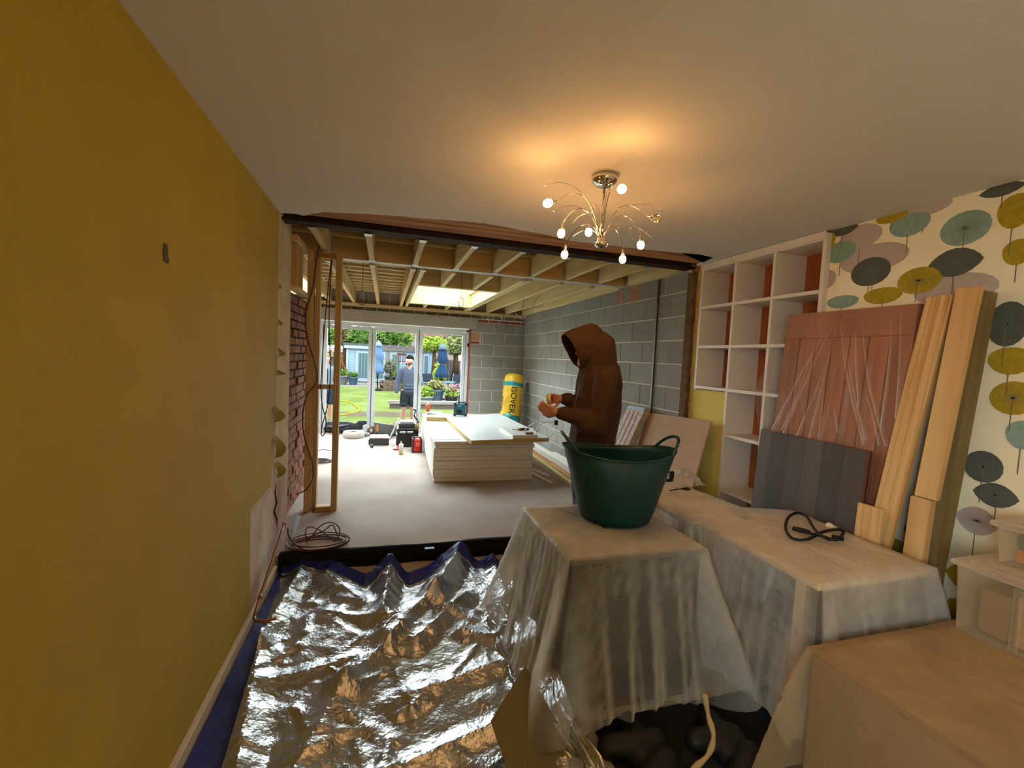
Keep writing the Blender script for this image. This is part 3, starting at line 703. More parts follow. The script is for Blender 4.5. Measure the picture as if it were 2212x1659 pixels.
def skirt_sheet(name, label, poly, zt, hem, mat, seed, flare=.11, step=.012, rows=44, fold=.045, xmax=9., ymax=9., ymin=-9.):
    # a thin sheet: rings over the top, then a pleated skirt hanging from the outline
    P = [Vector((x, y, 0)) for x, y in poly]; c = sum(P, Vector())/len(P); pts, nrm, crn = [], [], []
    m = len(P)
    for i in range(m):
        a, b = P[i], P[(i+1) % m]; L = (b-a).length; n = max(2, int(L/step)); d = (b-a).normalized(); nn = Vector((d.y, -d.x, 0))
        pd = (a-P[i-1]).normalized(); nd = (P[(i+2) % m]-b).normalized()
        pn, qn = Vector((pd.y, -pd.x, 0)), Vector((nd.y, -nd.x, 0))
        for k in range(n):
            t = k/n; w0 = max(0, 1-t*L/.10); w1_ = max(0, 1-(1-t)*L/.10)
            v = nn+(pn*w0 if pn.dot(d) < 0 or True else nn)*w0*.9+qn*w1_*w1_*.9
            pts.append(a.lerp(b, t)); nrm.append(v.normalized()); crn.append(max(w0 if pd.cross(d).z > 0 else 0, w1_ if d.cross(nd).z > 0 else 0))
    N_ = len(pts); V = []; Fc = []; tops = 12
    for r_ in range(tops):
        q = ((r_+.3)/(tops-.7))
        for k in range(N_):
            p = c+(pts[k]-c)*q
            z = zt+.004*ncol((p.x, p.y), 8, seed)+.004*max(0, ncol((p.x+p.y*.6, p.y*.2-p.x*.1), 26, seed))*min(1, (1-q)*6+.3)
            V.append((p.x, p.y, z))
    cum = 0.
    for r_ in range(1, rows+1):
        t = r_/rows
        for k in range(N_):
            s_ = k*step; h = hem+.05*ncol((s_, seed), 2.5)
            f = noise.noise(Vector((s_*9, seed, t*.5)))+.45*noise.noise(Vector((s_*23, seed+4, t*.9)))
            off = .004+flare*t**1.15*(1+1.5*crn[k]**1.5)+fold*t**.8*f*(.6+.6*t)+.004*noise.noise(Vector((s_*30, t*14, seed)))
            p = pts[k]+nrm[k]*max(off, .003)
            V.append((min(p.x, xmax), min(max(p.y, ymin), ymax), max(zt-(zt-h)*t, FZ+.008)))
    R_ = tops+rows
    for r_ in range(R_-1):
        for k in range(N_): k2 = (k+1) % N_; Fc.append((r_*N_+k, r_*N_+k2, (r_+1)*N_+k2, (r_+1)*N_+k))
    Fc.append(tuple(range(N_)))
    return tag(mesh(name, V, Fc, mat, None, True), label, 'plastic sheet')
m_film = film('dust_sheet_film', S(246, 240, 228), .76, .28, .14, 7., .35, 30.)
m_film2 = film('brown_tinted_film', S(232, 200, 152), .62, .3, .14, 5., .25, 25.)
skirt_sheet('dust_sheet', 'grey milky dust sheet draped over the cabinet under the tub', [(cx0-.014, cy0-.03), (cx1+.014, cy0-.03), (cx1+.014, cy1+.014), (cx0-.014, cy1+.014)], cz+.010, -.02, m_film, 3.1)
skirt_sheet('dust_sheet', 'milky dust sheet draped over the long table by the wall', [(1.72, 1.295), (2.405, 1.295), (2.43, 2.04), (2.14, 2.14), (2.075, 2.63), (1.65, 2.63), (1.65, 2.05)], .632, .02, m_film, 6.2, .09, xmax=2.438, ymin=1.245)
skirt_sheet('dust_sheet', 'brown-looking plastic sheet draped over the big box in the near corner', [(1.562, .085), (2.648, .085), (2.648, 1.207), (1.562, 1.207)], .447, -.06, m_film2, 8.7, .10, xmax=2.69, ymax=1.24)
# pale twisted strip hanging out of the sheet
pts = [atz(*q, z) for q, z in (((1522, 1500), .18), ((1530, 1545), .10), ((1541, 1590), .04), ((1530, 1630), -.02), ((1500, 1659), -.07), ((1470, 1690), -.10))]
t = tube('webbing_strap', catmull(pts, 6), [.010+.002*math.sin(i*.9) for i in range(31)], M('cream_webbing', S(196, 166, 110), .8), None, 8)
tag(t, 'cream twisted strap dangling between the two sheeted boxes', 'strap')

# ------------------------------------------------------------------ tub
def tub():
    c = atz(1327, 1118, .632); c.z = .633+.004
    t = thing('flexible_tub', 'dark green flexible rubber tub with two handles on the cabinet', 'tub', c)
    m = M('teal_rubber', S(8, 62, 64), .42, var=.12, vscale=6)
    n = 64; R0, R1, Hh, th = .186, .288, .368, .007
    hdir = math.atan2(-.25, 1)      # handle axis turned a little
    def egg(a, r, sd):
        # squeezed oval: long along the handles
        cx_, sx_ = math.cos(a-hdir), math.sin(a-hdir); u, v = r*(1+.07*sd)*cx_, r*(.93-.19*sd)*sx_
        return u*math.cos(hdir)-v*math.sin(hdir), u*math.sin(hdir)+v*math.cos(hdir)
    bm = bmesh.new(); outer = []; inner = []
    lv = 10
    def ring(r, z, saddle=0.):
        out = []
        for k in range(n):
            a = 2*math.pi*k/n
            q = math.cos(2*(a-hdir))
            ex, ey = egg(a, r, saddle); out.append(bm.verts.new((ex, ey, z+saddle*.018*q)))
        return out
    for i in range(lv+1):
        s = i/lv; outer.append(ring(R0+(R1-R0)*s**.85, .004+Hh*s, s**3))
    for i in range(lv+1):
        s = 1-i/lv; inner.append(ring(R0-th+(R1-R0)*s**.85, .012+(Hh-.004)*s, s**3))
    base = ring(R0-.012, 0); rings = [base]+outer+inner
    for A, B in zip(rings, rings[1:]):
        for k in range(n): bm.faces.new((A[k], A[(k+1) % n], B[(k+1) % n], B[k]))
    bm.faces.new(base[::-1]); bm.faces.new(inner[-1])
    bmesh.ops.translate(bm, verts=bm.verts, vec=c)
    bm_obj('body', bm, m, t, True)
    # rolled rim
    pts = []
    for k in range(n):
        a = 2*math.pi*k/n; q = math.cos(2*(a-hdir)); ex, ey = egg(a, R1, 1)
        pts.append(c+Vector((ex, ey, .004+Hh+.018*q)))
    tube('rim', pts, .0055, m, t, 8, True)
    for s in (0, math.pi):
        hp = []
        for k in range(13):
            u = k/12*2-1; a = hdir+s+u*.62; q = math.cos(2*(a-hdir)); ex, ey = egg(a, R1, 1)
            lift = .066*(1-abs(u)**2.6)
            hp.append(c+Vector((ex*(1+.03*(1-u*u)), ey*(1+.03*(1-u*u)), .004+Hh+.018*q+lift)))
        tube('handle', catmull(hp, 3), .0085, m, t, 8)
    return t
tub()
# ------------------------------------------------------------------ cord with a white plug
zt = .641
pw = lambda q, dz=0: atz(*q, zt+dz)+Vector((0, 0, 0))
t = thing('black_cord', 'short thick black cord looped on the sheeted table', 'cord', pw((1750, 1140)))
lp = [((1712, 1142), .010), ((1740, 1150), .012), ((1775, 1158), .014), ((1806, 1166), .012), ((1822, 1150), .014), ((1808, 1144), .03), ((1775, 1150), .026), ((1745, 1165), .012), ((1712, 1163), .010), ((1697, 1142), .012), ((1703, 1118), .012), ((1722, 1108), .012), ((1742, 1116), .014), ((1757, 1140), .022), ((1772, 1156), .03), ((1792, 1166), .012)]
tube('cable', catmull([pw(q, d) for q, d in lp], 6), .0075, m_rubber, t, 8)
a = pw((1713, 1141), .011); b = pw((1750, 1150), .012); tube('socket_sleeve', [a, a*.5+b*.5, b], [.012, .013, .010], m_rubber, t, 10)
a = pw((1798, 1160), .014); b = pw((1822, 1164), .014); tube('strain_relief', [a, b], .012, m_rubber, t, 10)
pc = pw((1795, 1138), .022)
m_plug = M('white_plug', S(226, 204, 170), .4)
tp = thing('plug', 'white three-pin plug lying beside the black cord', 'plug', pc)
lathe('plug_body', [(.012, -.018), (.022, -.014), (.026, 0), (.022, .012), (.014, .016)], pc, m_plug, tp, 14, (.4, -.3, .8))
for q in (-.010, 0, .010): box('pin', pc.x+.02, pc.x+.036, pc.y+q-.002, pc.y+q+.002, pc.z-.002, pc.z+.004, m_galv, tp)
tube('collar', [pc+Vector((-.015, .0, -.012)), pc+Vector((.008, -.018, -.018))], .008, m_plug, tp, 8)
# brush, dark clamp and plastic scrap at the table's far end
p = pw((1462, 1056), .012)
t = thing('paint_brush', 'small dark brush lying on the far end of the sheet', 'brush', p)
tube('handle', [pw((1446, 1060), .012), pw((1462, 1057), .012), pw((1472, 1056), .012)], [.004, .005, .003], m_black, t, 8)
tube('bristles', [pw((1472, 1056), .012), pw((1484, 1056), .012), pw((1492, 1058), .01)], [.006, .012, .004], M('bristles', S(40, 26, 18), .9), t, 8)
p = pw((1450, 1040), 0)
t = thing('clamp', 'black clamp standing behind the brush on the sheet', 'clamp', p)
box('jaw', p.x-.02, p.x+.015, p.y-.012, p.y+.012, p.z, p.z+.075, m_black, t, .004)
box('foot', p.x-.05, p.x+.015, p.y-.012, p.y+.012, p.z, p.z+.018, m_black, t, .004)
vs, fs = [], []
p = pw((1478, 1040), 0)
for i in range(15):
    for j in range(15):
        u, v = i/14-.5, j/14-.5; d = max(0, 1-4*(u*u+v*v)); vs.append((p.x+u*.22, p.y+v*.24, p.z+.002+.075*d**.6*(1+.6*ncol((u, v), 6, 2))+.012*ncol((u, v), 18)))
for i in range(14):
    for j in range(14): fs.append((i*15+j, i*15+15+j, i*15+16+j, i*15+j+1))
o = mesh('plastic_scrap', vs, fs, film('scrap_film', S(236, 224, 206), .6), None, True); tag(o, 'crumpled scrap of clear plastic heaped on the far end of the sheet', 'plastic scrap')
# ------------------------------------------------------------------ storage bins on the big box
m_clear = film('clear_bin_plastic', S(236, 214, 176), .45, .3, .05, 4., .03)
m_lid = film('white_bin_lid', S(240, 224, 200), .8, .35, .03, 4., .03)
def bin_(x0, x1, y0, y1, z0, z1, label, fills):
    t = thing('storage_bin', label, 'storage bin', ((x0+x1)/2, (y0+y1)/2, z0))
    w_ = .004; ta = .018
    for nm, a, b in (('side', (x0+ta, y0+ta), (x0+ta, y1-ta)), ('side', (x1-ta, y1-ta), (x1-ta, y0+ta)), ('side', (x0+ta, y1-ta), (x1-ta, y1-ta)), ('side', (x1-ta, y0+ta), (x0+ta, y0+ta))):
        A = Vector((a[0], a[1], z0)); B = Vector((b[0], b[1], z0)); c = Vector(((x0+x1)/2, (y0+y1)/2, z0))
        n = ((A+B)/2-c); n.z = 0; n.normalize()
        slab(nm, [A, B, B+n*ta+Vector((0, 0, z1-z0)), A+n*ta+Vector((0, 0, z1-z0))], -n, w_, m_clear, t)
    box('base', x0+ta, x1-ta, y0+ta, y1-ta, z0, z0+.005, m_clear, t)
    lid = box('lid', x0-.012, x1+.012, y0-.012, y1+.012, z1, z1+.022, m_lid, t, .006)
    box('lid_ridge', x0+.03, x1-.03, y0+.03, y1-.03, z1+.022, z1+.03, m_lid, lid, .004)
    box('rib', x0+.004, x0+.010, (y0+y1)/2-.012, (y0+y1)/2+.012, z0+.02, z1-.01, m_clear, t)
    for (a, b, c, d, e, f, mm, lab) in fills:
        o = box('stored_item', a, b, c, d, e, f, mm, None, .01); tag(o, lab, 'packet')
bin_(2.30, 2.66, .80, 1.185, .448, .715, 'large clear plastic storage bin with white lid on the big box', [(2.36, 2.60, .88, 1.02, .457, .66, M('tan_packet', S(176, 130, 74), .7), 'tan packet at the near end inside the large clear bin'), (2.36, 2.60, 1.035, 1.13, .457, .64, M('brown_packet', S(140, 100, 56), .7), 'brown packet at the far end inside the large clear bin')])
bin_(2.40, 2.665, .84, 1.125, .747, .895, 'small clear plastic storage bin stacked on the large bin', [(2.45, 2.62, .89, 1.08, .755, .81, M('orange_packet', S(196, 112, 34), .6), 'orange packet in the small upper bin'), (2.45, 2.62, .89, 1.08, .812, .875, M('green_packet', S(84, 92, 56), .6), 'dull green packet lying on the orange packet in the upper bin')])

# ================================================================== things leaning on the right wall
def lean(yb0, yb1, xb, xt, z0, z1, th, name, mat, parent, yt0=None, yt1=None, bevel=.002):
    yt0 = yb0 if yt0 is None else yt0; yt1 = yb1 if yt1 is None else yt1
    n = Vector((z1-z0, 0, xb-xt)).normalized()   # away from the room
    a = [Vector((xb, yb0, z0)), Vector((xb, yb1, z0)), Vector((xt, yt1, z1)), Vector((xt, yt0, z1))]
    return hexa(name, a, [p+n*th for p in a], mat, parent, bevel), n
m_door = wood('pinkish_door', S(168, 108, 76), S(146, 88, 58), 2, .55)
m_doorlow = wood('raw_orange_door', S(170, 100, 46), S(140, 76, 30), 2, .6)
dr = thing('internal_door', 'brown panelled door wrapped in clear film leaning on wallpaper', 'door', (2.45, 2.0, FZ))
DX0, DX1, DZ0, DZ1 = 2.50, 2.625, FZ+.004, 1.862
DY0, DY1 = 1.60, 2.36
lean(DY0, DY1, DX0, DX1, DZ0, DZ1, .035, 'slab', m_door, dr)
def onlean(y, z, off=0.):
    s = (z-DZ0)/(DZ1-DZ0); n = Vector((DZ1-DZ0, 0, DX0-DX1)).normalized()
    return Vector((DX0+(DX1-DX0)*s, y, z))-n*off
def dpiece(name, y0, y1, z0, z1, off, th, mat):
    a = [onlean(y0, z0, off), onlean(y1, z0, off), onlean(y1, z1, off), onlean(y0, z1, off)]; n = Vector((DZ1-DZ0, 0, DX0-DX1)).normalized()
    return hexa(name, a, [p+n*th for p in a], mat, dr, .002)
dpiece('top_rail', DY0, DY1, 1.70, 1.858, .008, .008, m_door)
for (a, b) in ((DY0, DY0+.11), (DY1-.11, DY1)): dpiece('stile', a, b, FZ+.02, 1.699, .008, .008, m_door)
for i in range(5):
    a = DY0+.113+i*.107; dpiece('board', a, a+.104, .75, 1.698, .004, .004, m_door)
dpiece('lock_rail', DY0+.112, DY1-.112, .60, .748, .008, .008, m_doorlow)
for i in range(5):
    a = DY0+.113+i*.107; dpiece('board', a, a+.104, FZ+.12, .598, .004, .004, m_doorlow)
# wrap with gathers fanning from the top edge
vs, fs = [], []; nu, nv = 70, 46
for i in range(nu+1):
    for j in range(nv+1):
        u, v = i/nu, j/nv
        ysp = DY0-.015 + (DY1-DY0+.03)*u + .07*v*max(0, (u-.55))*1.6
        z = 1.866-1.03*v
        fold = math.sin(u*58+3*v*math.sin(u*9))*.5+.5
        off = .012+.020*(fold**3)*min(1, v*2.2)+.05*max(0, u-.9)*10*v*.6
        vs.append(onlean(ysp, z, off))
for i in range(nu):
    for j in range(nv): a = i*(nv+1)+j; fs.append((a, a+nv+1, a+nv+2, a+1))
wrap = mesh('plastic_wrap', vs, fs, film('door_film', S(240, 222, 204), .16, .18, .12, 14., .2, 40.), dr, True)
m_gath = film('gathered_film', S(252, 242, 232), 1.0, .3, .3, 30., .1, 40.)
def doorpx(x, y):
    d = ray(x, y); n = Vector((DZ1-DZ0, 0, DX0-DX1)).normalized(); p0 = onlean(2, 1, .042); return cam_c+d*((p0-cam_c).dot(n)/d.dot(n))
for L_ in ([(1790, 700), (1735, 800), (1668, 930)], [(1800, 700), (1752, 800), (1692, 940)], [(1806, 705), (1775, 840), (1747, 958)], [(1796, 760), (1760, 850), (1722, 945)], [(1815, 700), (1832, 820), (1868, 962)], [(1828, 760), (1848, 860), (1872, 950)], [(1862, 700), (1878, 830), (1916, 965)], [(1946, 680), (1944, 790), (1938, 905)], [(1780, 830), (1776, 890), (1770, 955)], [(1800, 880), (1806, 905), (1812, 935)], [(1872, 850), (1888, 910), (1902, 962)], [(1770, 720), (1720, 860), (1690, 930)], [(1925, 690), (1920, 800), (1905, 930)], [(1848, 720), (1850, 800), (1858, 880)]):
    q = catmull([doorpx(*p) for p in L_], 6); n_ = len(q)
    rv = []
    for k in range(n_):
        d_ = (q[min(n_-1, k+1)]-q[max(0, k-1)]).normalized(); nn_ = Vector((DZ1-DZ0, 0, DX0-DX1)).normalized(); sd_ = d_.cross(nn_); wd_ = .0015+.0105*(k/(n_-1))**1.3
        rv += [q[k]-sd_*wd_, q[k]-nn_*wd_*.9, q[k]+sd_*wd_]
    mesh('film_gather', rv, [f_ for k in range(n_-1) for f_ in ((3*k, 3*k+1, 3*k+4, 3*k+3), (3*k+1, 3*k+2, 3*k+5, 3*k+4))], m_gath, wrap, True)
fl_ = [doorpx(*p) for p in ((1694, 700), (1678, 780), (1664, 860), (1652, 945))]; fo2 = [doorpx(*p)+Vector((-.03, 0, 0)) for p in ((1690, 712), (1664, 790), (1638, 842), (1648, 940))]
a_, b_ = catmull(fl_, 6), catmull(fo2, 6)
mesh('film_flap', a_+b_, [(k, k+1, len(a_)+k+1, len(a_)+k) for k in range(len(a_)-1)], film('flap_film', S(236, 222, 206), .7, .3), wrap, True)
# dark laminate panel in front of it
bk_w = M('dark_laminate', S(66, 62, 60), .35, col2=S(46, 42, 41), vscale=12, stretch=(1, 1, .1), bump=.05)
dp = thing('laminate_panel', 'dark charcoal wood-effect panel leaning in front of the wrapped door', 'panel', (2.2, 2.1, FZ))
PX0, PX1, PZ1 = 2.425, 2.50, 1.075
n = Vector((PZ1-FZ, 0, PX0-PX1)).normalized()
for i, (a, b) in enumerate(((1.70, 1.82), (1.8206, 1.94), (1.9406, 2.06), (2.0606, 2.18), (2.1806, 2.30), (2.3006, 2.395))):
    q = [Vector((PX0, a, FZ+.01)), Vector((PX0, b, FZ+.01)), Vector((PX1, b, PZ1)), Vector((PX1, a, PZ1))]
    hexa('strip', q, [p+n*.02 for p in q], M('dark_laminate_%d' % (i % 3), [S(80, 68, 60), S(70, 60, 53), S(88, 76, 66)][i % 3], .6, var=.14, vscale=16, stretch=(1, 1, .1)), dp, .0006)
q = [Vector((PX0, 1.685, FZ+.01)), Vector((PX0, 1.6994, FZ+.01)), Vector((PX1, 1.6994, PZ1)), Vector((PX1, 1.685, PZ1))]
hexa('edge_strip', q, [p+n*.02 for p in q], M('red_brown_edge', S(92, 50, 30), .5), dp)
# planks
def plank(label, y0, y1, xb, xt, z1, th, mat, ridges=0, z0=FZ+.005, dy=0.0):
    t = thing('timber_plank', label, 'plank', (xb, y0, z0))
    o, n = lean(y0, y1, xb, xt, z0, z1, th, 'board', mat, t, y0+dy, y1+dy, .003)
    for k in range(ridges):
        yy = y0+(y1-y0)*(k+.5)/ridges
        lean(yy-.009, yy+.009, xb-.004, xt-.004, z0, z1-.002, .006, 'moulded_ridge', mat, t, yy-.009+dy, yy+.009+dy, .002)
    return t
m_pl = wood('fresh_pine_plank', S(226, 184, 122), S(196, 146, 86), 2, .55, 10, .04)
m_pl2 = wood('green_treated_pine', S(150, 124, 74), S(112, 92, 52), 2, .7, 10, .02)
plank('long moulded pine board leaning nearest the wrapped door', 1.61, 1.72, 2.44, 2.585, 1.885, .03, m_pl, 3, dy=-.165)
plank('thick square-edged pine beam leaning at the right of the moulded board', 1.375, 1.465, 2.492, 2.553, 1.905, .03, m_pl, 0, .908, -.045)
plank('grey-sided timber post leaning behind the pine beam', 1.41, 1.52, 2.515, 2.60, 1.89, .09, m_pl2, 0, dy=-.075)
plank('short pine offcut leaning below the thick beam', 1.39, 1.475, 2.43, 2.485, .905, .04, m_pl, 0)
plank('stub of moulded board standing in front of the long one', 1.565, 1.69, 2.41, 2.45, .80, .022, m_pl, 3)
# ================================================================== floor coverings
# black membrane folded down over the slab edge
bm = bmesh.new(); n = 60; rows_ = []
for i in range(n+1):
    x = -.69+i/n*1.95
    k = .02*ncol((x, 1), 3, 4)+.03*ncol((x, 1), 1.6, 9)
    rows_.append([bm.verts.new((x, 3.41+k, .004+.01*abs(ncol((x, 2), 8)))), bm.verts.new((x, 3.366+.2*k, .012)), bm.verts.new((x, 3.352+.008*ncol((x, 3), 9), -.004)), bm.verts.new((x, 3.345+.012*ncol((x, 4), 6), FZ+.005))])
for a, b in zip(rows_, rows_[1:]):
    for k in range(3): bm.faces.new((a[k], b[k], b[k+1], a[k+1]))
o = bm_obj('damp_proof_membrane', bm, M('black_polythene', S(12, 10, 9), .7, bump=.2, bscale=30, spec=.2), None, True)
tag(o, 'black plastic membrane folded over the edge of the new floor', 'membrane')
p = atz(928, 1184, .004); o = box('tape_scrap', p.x-.035, p.x+.035, p.y-.012, p.y+.02, .001, .004, M('blue_tape', S(70, 140, 214), .5)); tag(o, 'small bright blue scrap of tape at the membrane edge', 'tape')
# foil blanket with blue hem
m_foil = M('silver_foil', S(192, 195, 198), .25, .9, var=.06, vscale=20, bump=.5, bscale=45)
m_blue = M('blue_tarpaulin', S(26, 40, 132), .5, var=.15, vscale=10, bump=.2, bscale=40)
far = [(-.668, 3.40), (-.50, 3.40), (-.38, 3.37), (-.25, 3.26), (-.09, 3.09), (-.02, 3.16), (.075, 3.25), (.14, 3.14), (.20, 3.05), (.33, 3.12), (.45, 3.24), (.56, 3.33), (.66, 3.30), (.72, 3.06), (.80, 2.93), (.95, 2.92)]
def farY(x):
    for (a, b), (c, d) in zip(far, far[1:]):
        if a <= x <= c: return b+(d-b)*(x-a)/(c-a)
    return far[0][1] if x < far[0][0] else far[-1][1]
def leftX(y): return -.660+max(0, 3.35-y)*.075
RID = [((.075, 3.22), (.03, 2.62), .085, .05), ((.60, 3.30), (.36, 2.80), .10, .06), ((.36, 2.80), (.02, 2.42), .06, .06), ((.78, 3.0), (.76, 1.2), .13, .06), ((.70, 2.6), (.66, 1.2), .05, .03),
       ((-.52, 3.36), (-.60, 2.5), .05, .04), ((-.60, 2.5), (-.44, 1.4), .045, .05), ((.15, 2.46), (-.14, 2.1), .055, .05), ((-.14, 2.1), (-.34, 1.5), .05, .07), ((.55, 2.75), (.2, 2.35), .05, .05),
       ((-.35, 3.2), (-.1, 2.8), .04, .05), ((.62, 2.1), (.1, 1.95), .03, .05), ((.6, 1.75), (.0, 1.6), .03, .04), ((-.3, 2.75), (.05, 2.55), .03, .05), ((.45, 2.4), (.7, 2.25), .03, .04), ((-.5, 2.2), (-.1, 2.3), .025, .04)]
rnd = random.Random(5)
for k in range(110):
    x, y = rnd.uniform(-.6, .8), rnd.uniform(1.2, 3.2); a = rnd.uniform(0, math.pi); l = rnd.uniform(.08, .28)
    RID.append(((x, y), (x+l*math.cos(a), y+l*math.sin(a)), rnd.uniform(.004, .013), rnd.uniform(.010, .026)))
def foilz(x, y):
    z = FZ+.012
    for (a, b), (c, d), h, wd in RID:
        dx, dy = c-a, d-b; t = max(0, min(1, ((x-a)*dx+(y-b)*dy)/(dx*dx+dy*dy))); q = math.hypot(x-a-t*dx, y-b-t*dy)
        if q < wd*3: z += h*max(0, 1-q/(wd*2.2))**1.3
    z += .012*ncol((x, y), 5, 3)+.006*ncol((x, y), 14, 6)
    return max(z, FZ+.006)
NU, NV = 110, 200; VV = []
for j in range(NV+1):
    for i in range(NU+1):
        u, v = i/NU, j/NV
        y0 = .95; x = -.66+1.50*u; yf = farY(x); y = y0+(yf-y0)*v
        xl = leftX(y); x = xl+(.86-xl)*u
        yf = farY(x); y = y0+(yf-y0)*v
        if 0 < i < NU and 0 < j < NV: x += rnd.uniform(-.005, .005); y += rnd.uniform(-.005, .005)
        VV.append((x, y, foilz(x, y)+(.055*(v-.955)/.045 if v > .955 else 0)))
hemrow = NV-8
ff = [(j*(NU+1)+i, j*(NU+1)+i+1, (j+1)*(NU+1)+i+1, (j+1)*(NU+1)+i) for j in range(hemrow) for i in range(NU)]
hf = [(j*(NU+1)+i, j*(NU+1)+i+1, (j+1)*(NU+1)+i+1, (j+1)*(NU+1)+i) for j in range(hemrow, NV) for i in range(NU)]
me = bpy.data.meshes.new('foil_blanket')
fo = thing('foil_tarpaulin', 'crinkled silver foil tarpaulin with blue hem spread over the floor', 'tarpaulin', (.1, 2.2, FZ))
def sub(vs, fs):
    used = sorted({i for f in fs for i in f}); mp = {v: k for k, v in enumerate(used)}
    return [vs[i] for i in used], [tuple(mp[i] for i in f) for f in fs]
a, b = sub(VV, ff); mesh('foil_sheet', a, b, m_foil, fo, False)
a, b = sub([(x, y, z+.003) for x, y, z in VV], hf); mesh('blue_hem', a, b, m_blue, fo, True)
# foil bunched up against the cabinet
vs, fs = [], []
for i in range(31):
    for j in range(25):
        u, v = i/30, j/24; y = 1.0+1.45*u
        x = .62+.16*v+.03*ncol((u*3, v), 3, 2)+.02*math.sin(u*22+v*3)*v
        z = FZ+.02+.27*v**1.2*(.75+.5*ncol((u, 1), 5, 1))+.02*ncol((u, v), 12)
        vs.append((x, y, z))
for i in range(30):
    for j in range(24): a = i*25+j; fs.append((a, a+25, a+26, a+1))
mesh('gathered_fold', vs, fs, m_foil, fo, False)
# blue tarpaulin showing along the skirting
vs, fs = [], []
for i in range(61):
    for j in range(7):
        y = .9+2.50*i/60; x0 = -.683; x1 = leftX(y)+.06
        vs.append((x0+(x1-x0)*j/6, y, FZ+.004+.012*abs(ncol((i*.1, j*.2), 2, 3))+.008*(1-j/6)))
for i in range(60):
    for j in range(6): a = i*7+j; fs.append((a, a+7, a+8, a+1))
o = mesh('blue_groundsheet', vs, fs, m_blue, None, True); tag(o, 'dark blue groundsheet strip along the left skirting board', 'groundsheet')
o = box('shade_floor_sheet', .92, 2.69, -.6, 1.66, FZ+.001, FZ+.009, M('painted_shade_black', S(26, 22, 20), .95, bump=.4, bscale=200)); tag(o, 'dark carpet piece under the sheeted boxes', 'carpet')  # dark sheet added where the floor lies only in shade
# dark heaps added to deepen the shade in front of the cabinet
bgm = M('shade_heap_black', S(16, 15, 15), .55, var=.2, vscale=12, bump=.5, bscale=14)
for (x, y, sx_, lab) in ((1.02, 1.50, .20, 'black rubble sack slumped in front of the sheeted cabinet'), (1.38, 1.44, .17, 'second black sack lying between cabinet and long table')):
    t = thing('added_dark_heap', lab, 'sack', (x, y, FZ))
    blob('sack', [(Vector((x-sx_*.5, y, FZ+.04)), .05, Vector((x+sx_*.5, y-.02, FZ+.04)), .055), (Vector((x, y-.08, FZ+.03)), .05, Vector((x+.04, y+.07, FZ+.05)), .05), (Vector((x-.05, y-.2, FZ+.05)), .05, Vector((x+.08, y-.12, FZ+.05)), .055)], .016, bgm, t, 2, [((0, 0, FZ+.002), (0, 0, -1))])
# olive board sticking out at the bottom
q = [atz(1134, 1440, .10), atz(1272, 1680, -.07), atz(1130, 1760, -.08), atz(1060, 1560, .02)]
o = slab('hardboard_panel', q, (0, 0, 1), .006, M('olive_hardboard', S(112, 100, 66), .6, var=.08, vscale=5)); tag(o, 'olive hardboard panel tilted between the foil and the cabinet', 'panel')

# ================================================================== insulation board stack
ang = math.radians(-1.2); ca, sa = math.cos(ang), math.sin(ang)
A0 = Vector((.574, 5.035, 0))
def rb(u, v, z, o=A0): return Vector((o.x+u*ca-v*sa, o.y+u*sa+v*ca, z))
m_pirf = M('foil_board_face', S(206, 208, 208), .38, .25, var=.05, vscale=3)
m_pire = M('cream_foam_edge', S(240, 234, 222), .85, var=.06, vscale=30, bump=.3, bscale=60)
m_pirs = M('yellow_foam_edge', S(206, 174, 106), .85, var=.08, vscale=30, bump=.3)
def board(name, label, q, z, th, edge, cat='insulation board', group=None):
    # q: four plan corners; a foam core with foil on both faces
    t = thing(name, label, cat, (sum(p.x for p in q)/4, sum(p.y for p in q)/4, z), group)
    lv = lambda zz: [Vector((p.x, p.y, zz)) for p in q]
    hexa('foam_core', lv(z+.001), lv(z+th-.001), edge, t)
    hexa('foil_face', lv(z+th-.001), lv(z+th), m_pirf, t)
    hexa('foil_face', lv(z), lv(z+.001), m_pirf, t)
    return t
hts = [.05, .05, .05, .048, .05, .05, .05, .05, .042, .04]
ords = ['bottom', 'second lowest', 'third lowest', 'fourth lowest', 'fifth lowest', 'sixth lowest', 'fourth from the top of the', 'third from the top of the', 'second from the top of the', 'topmost full']
z = .004
for i, h in enumerate(hts):
    j = [random.uniform(-.012, .012) for _ in range(4)]; du, dv = j[0], j[1]*.6
    q = [rb(du, dv, 0), rb(1.2+du, dv+j[2]*.3, 0), rb(1.2+du, 2.4+dv, 0), rb(du, 2.4+dv, 0)]
    lab = ('%s board of the pale insulation stack' % ords[i]) if 'top' not in ords[i][:12] or i < 6 else '%s pale insulation stack, a foam board' % ords[i]
    if i == 9: lab = 'topmost full-width board of the pale insulation stack, foil face showing'
    board('insulation_board', lab, q, z, h-.002, m_pire, group='boards of the insulation stack'); z += h
ZT_ = z
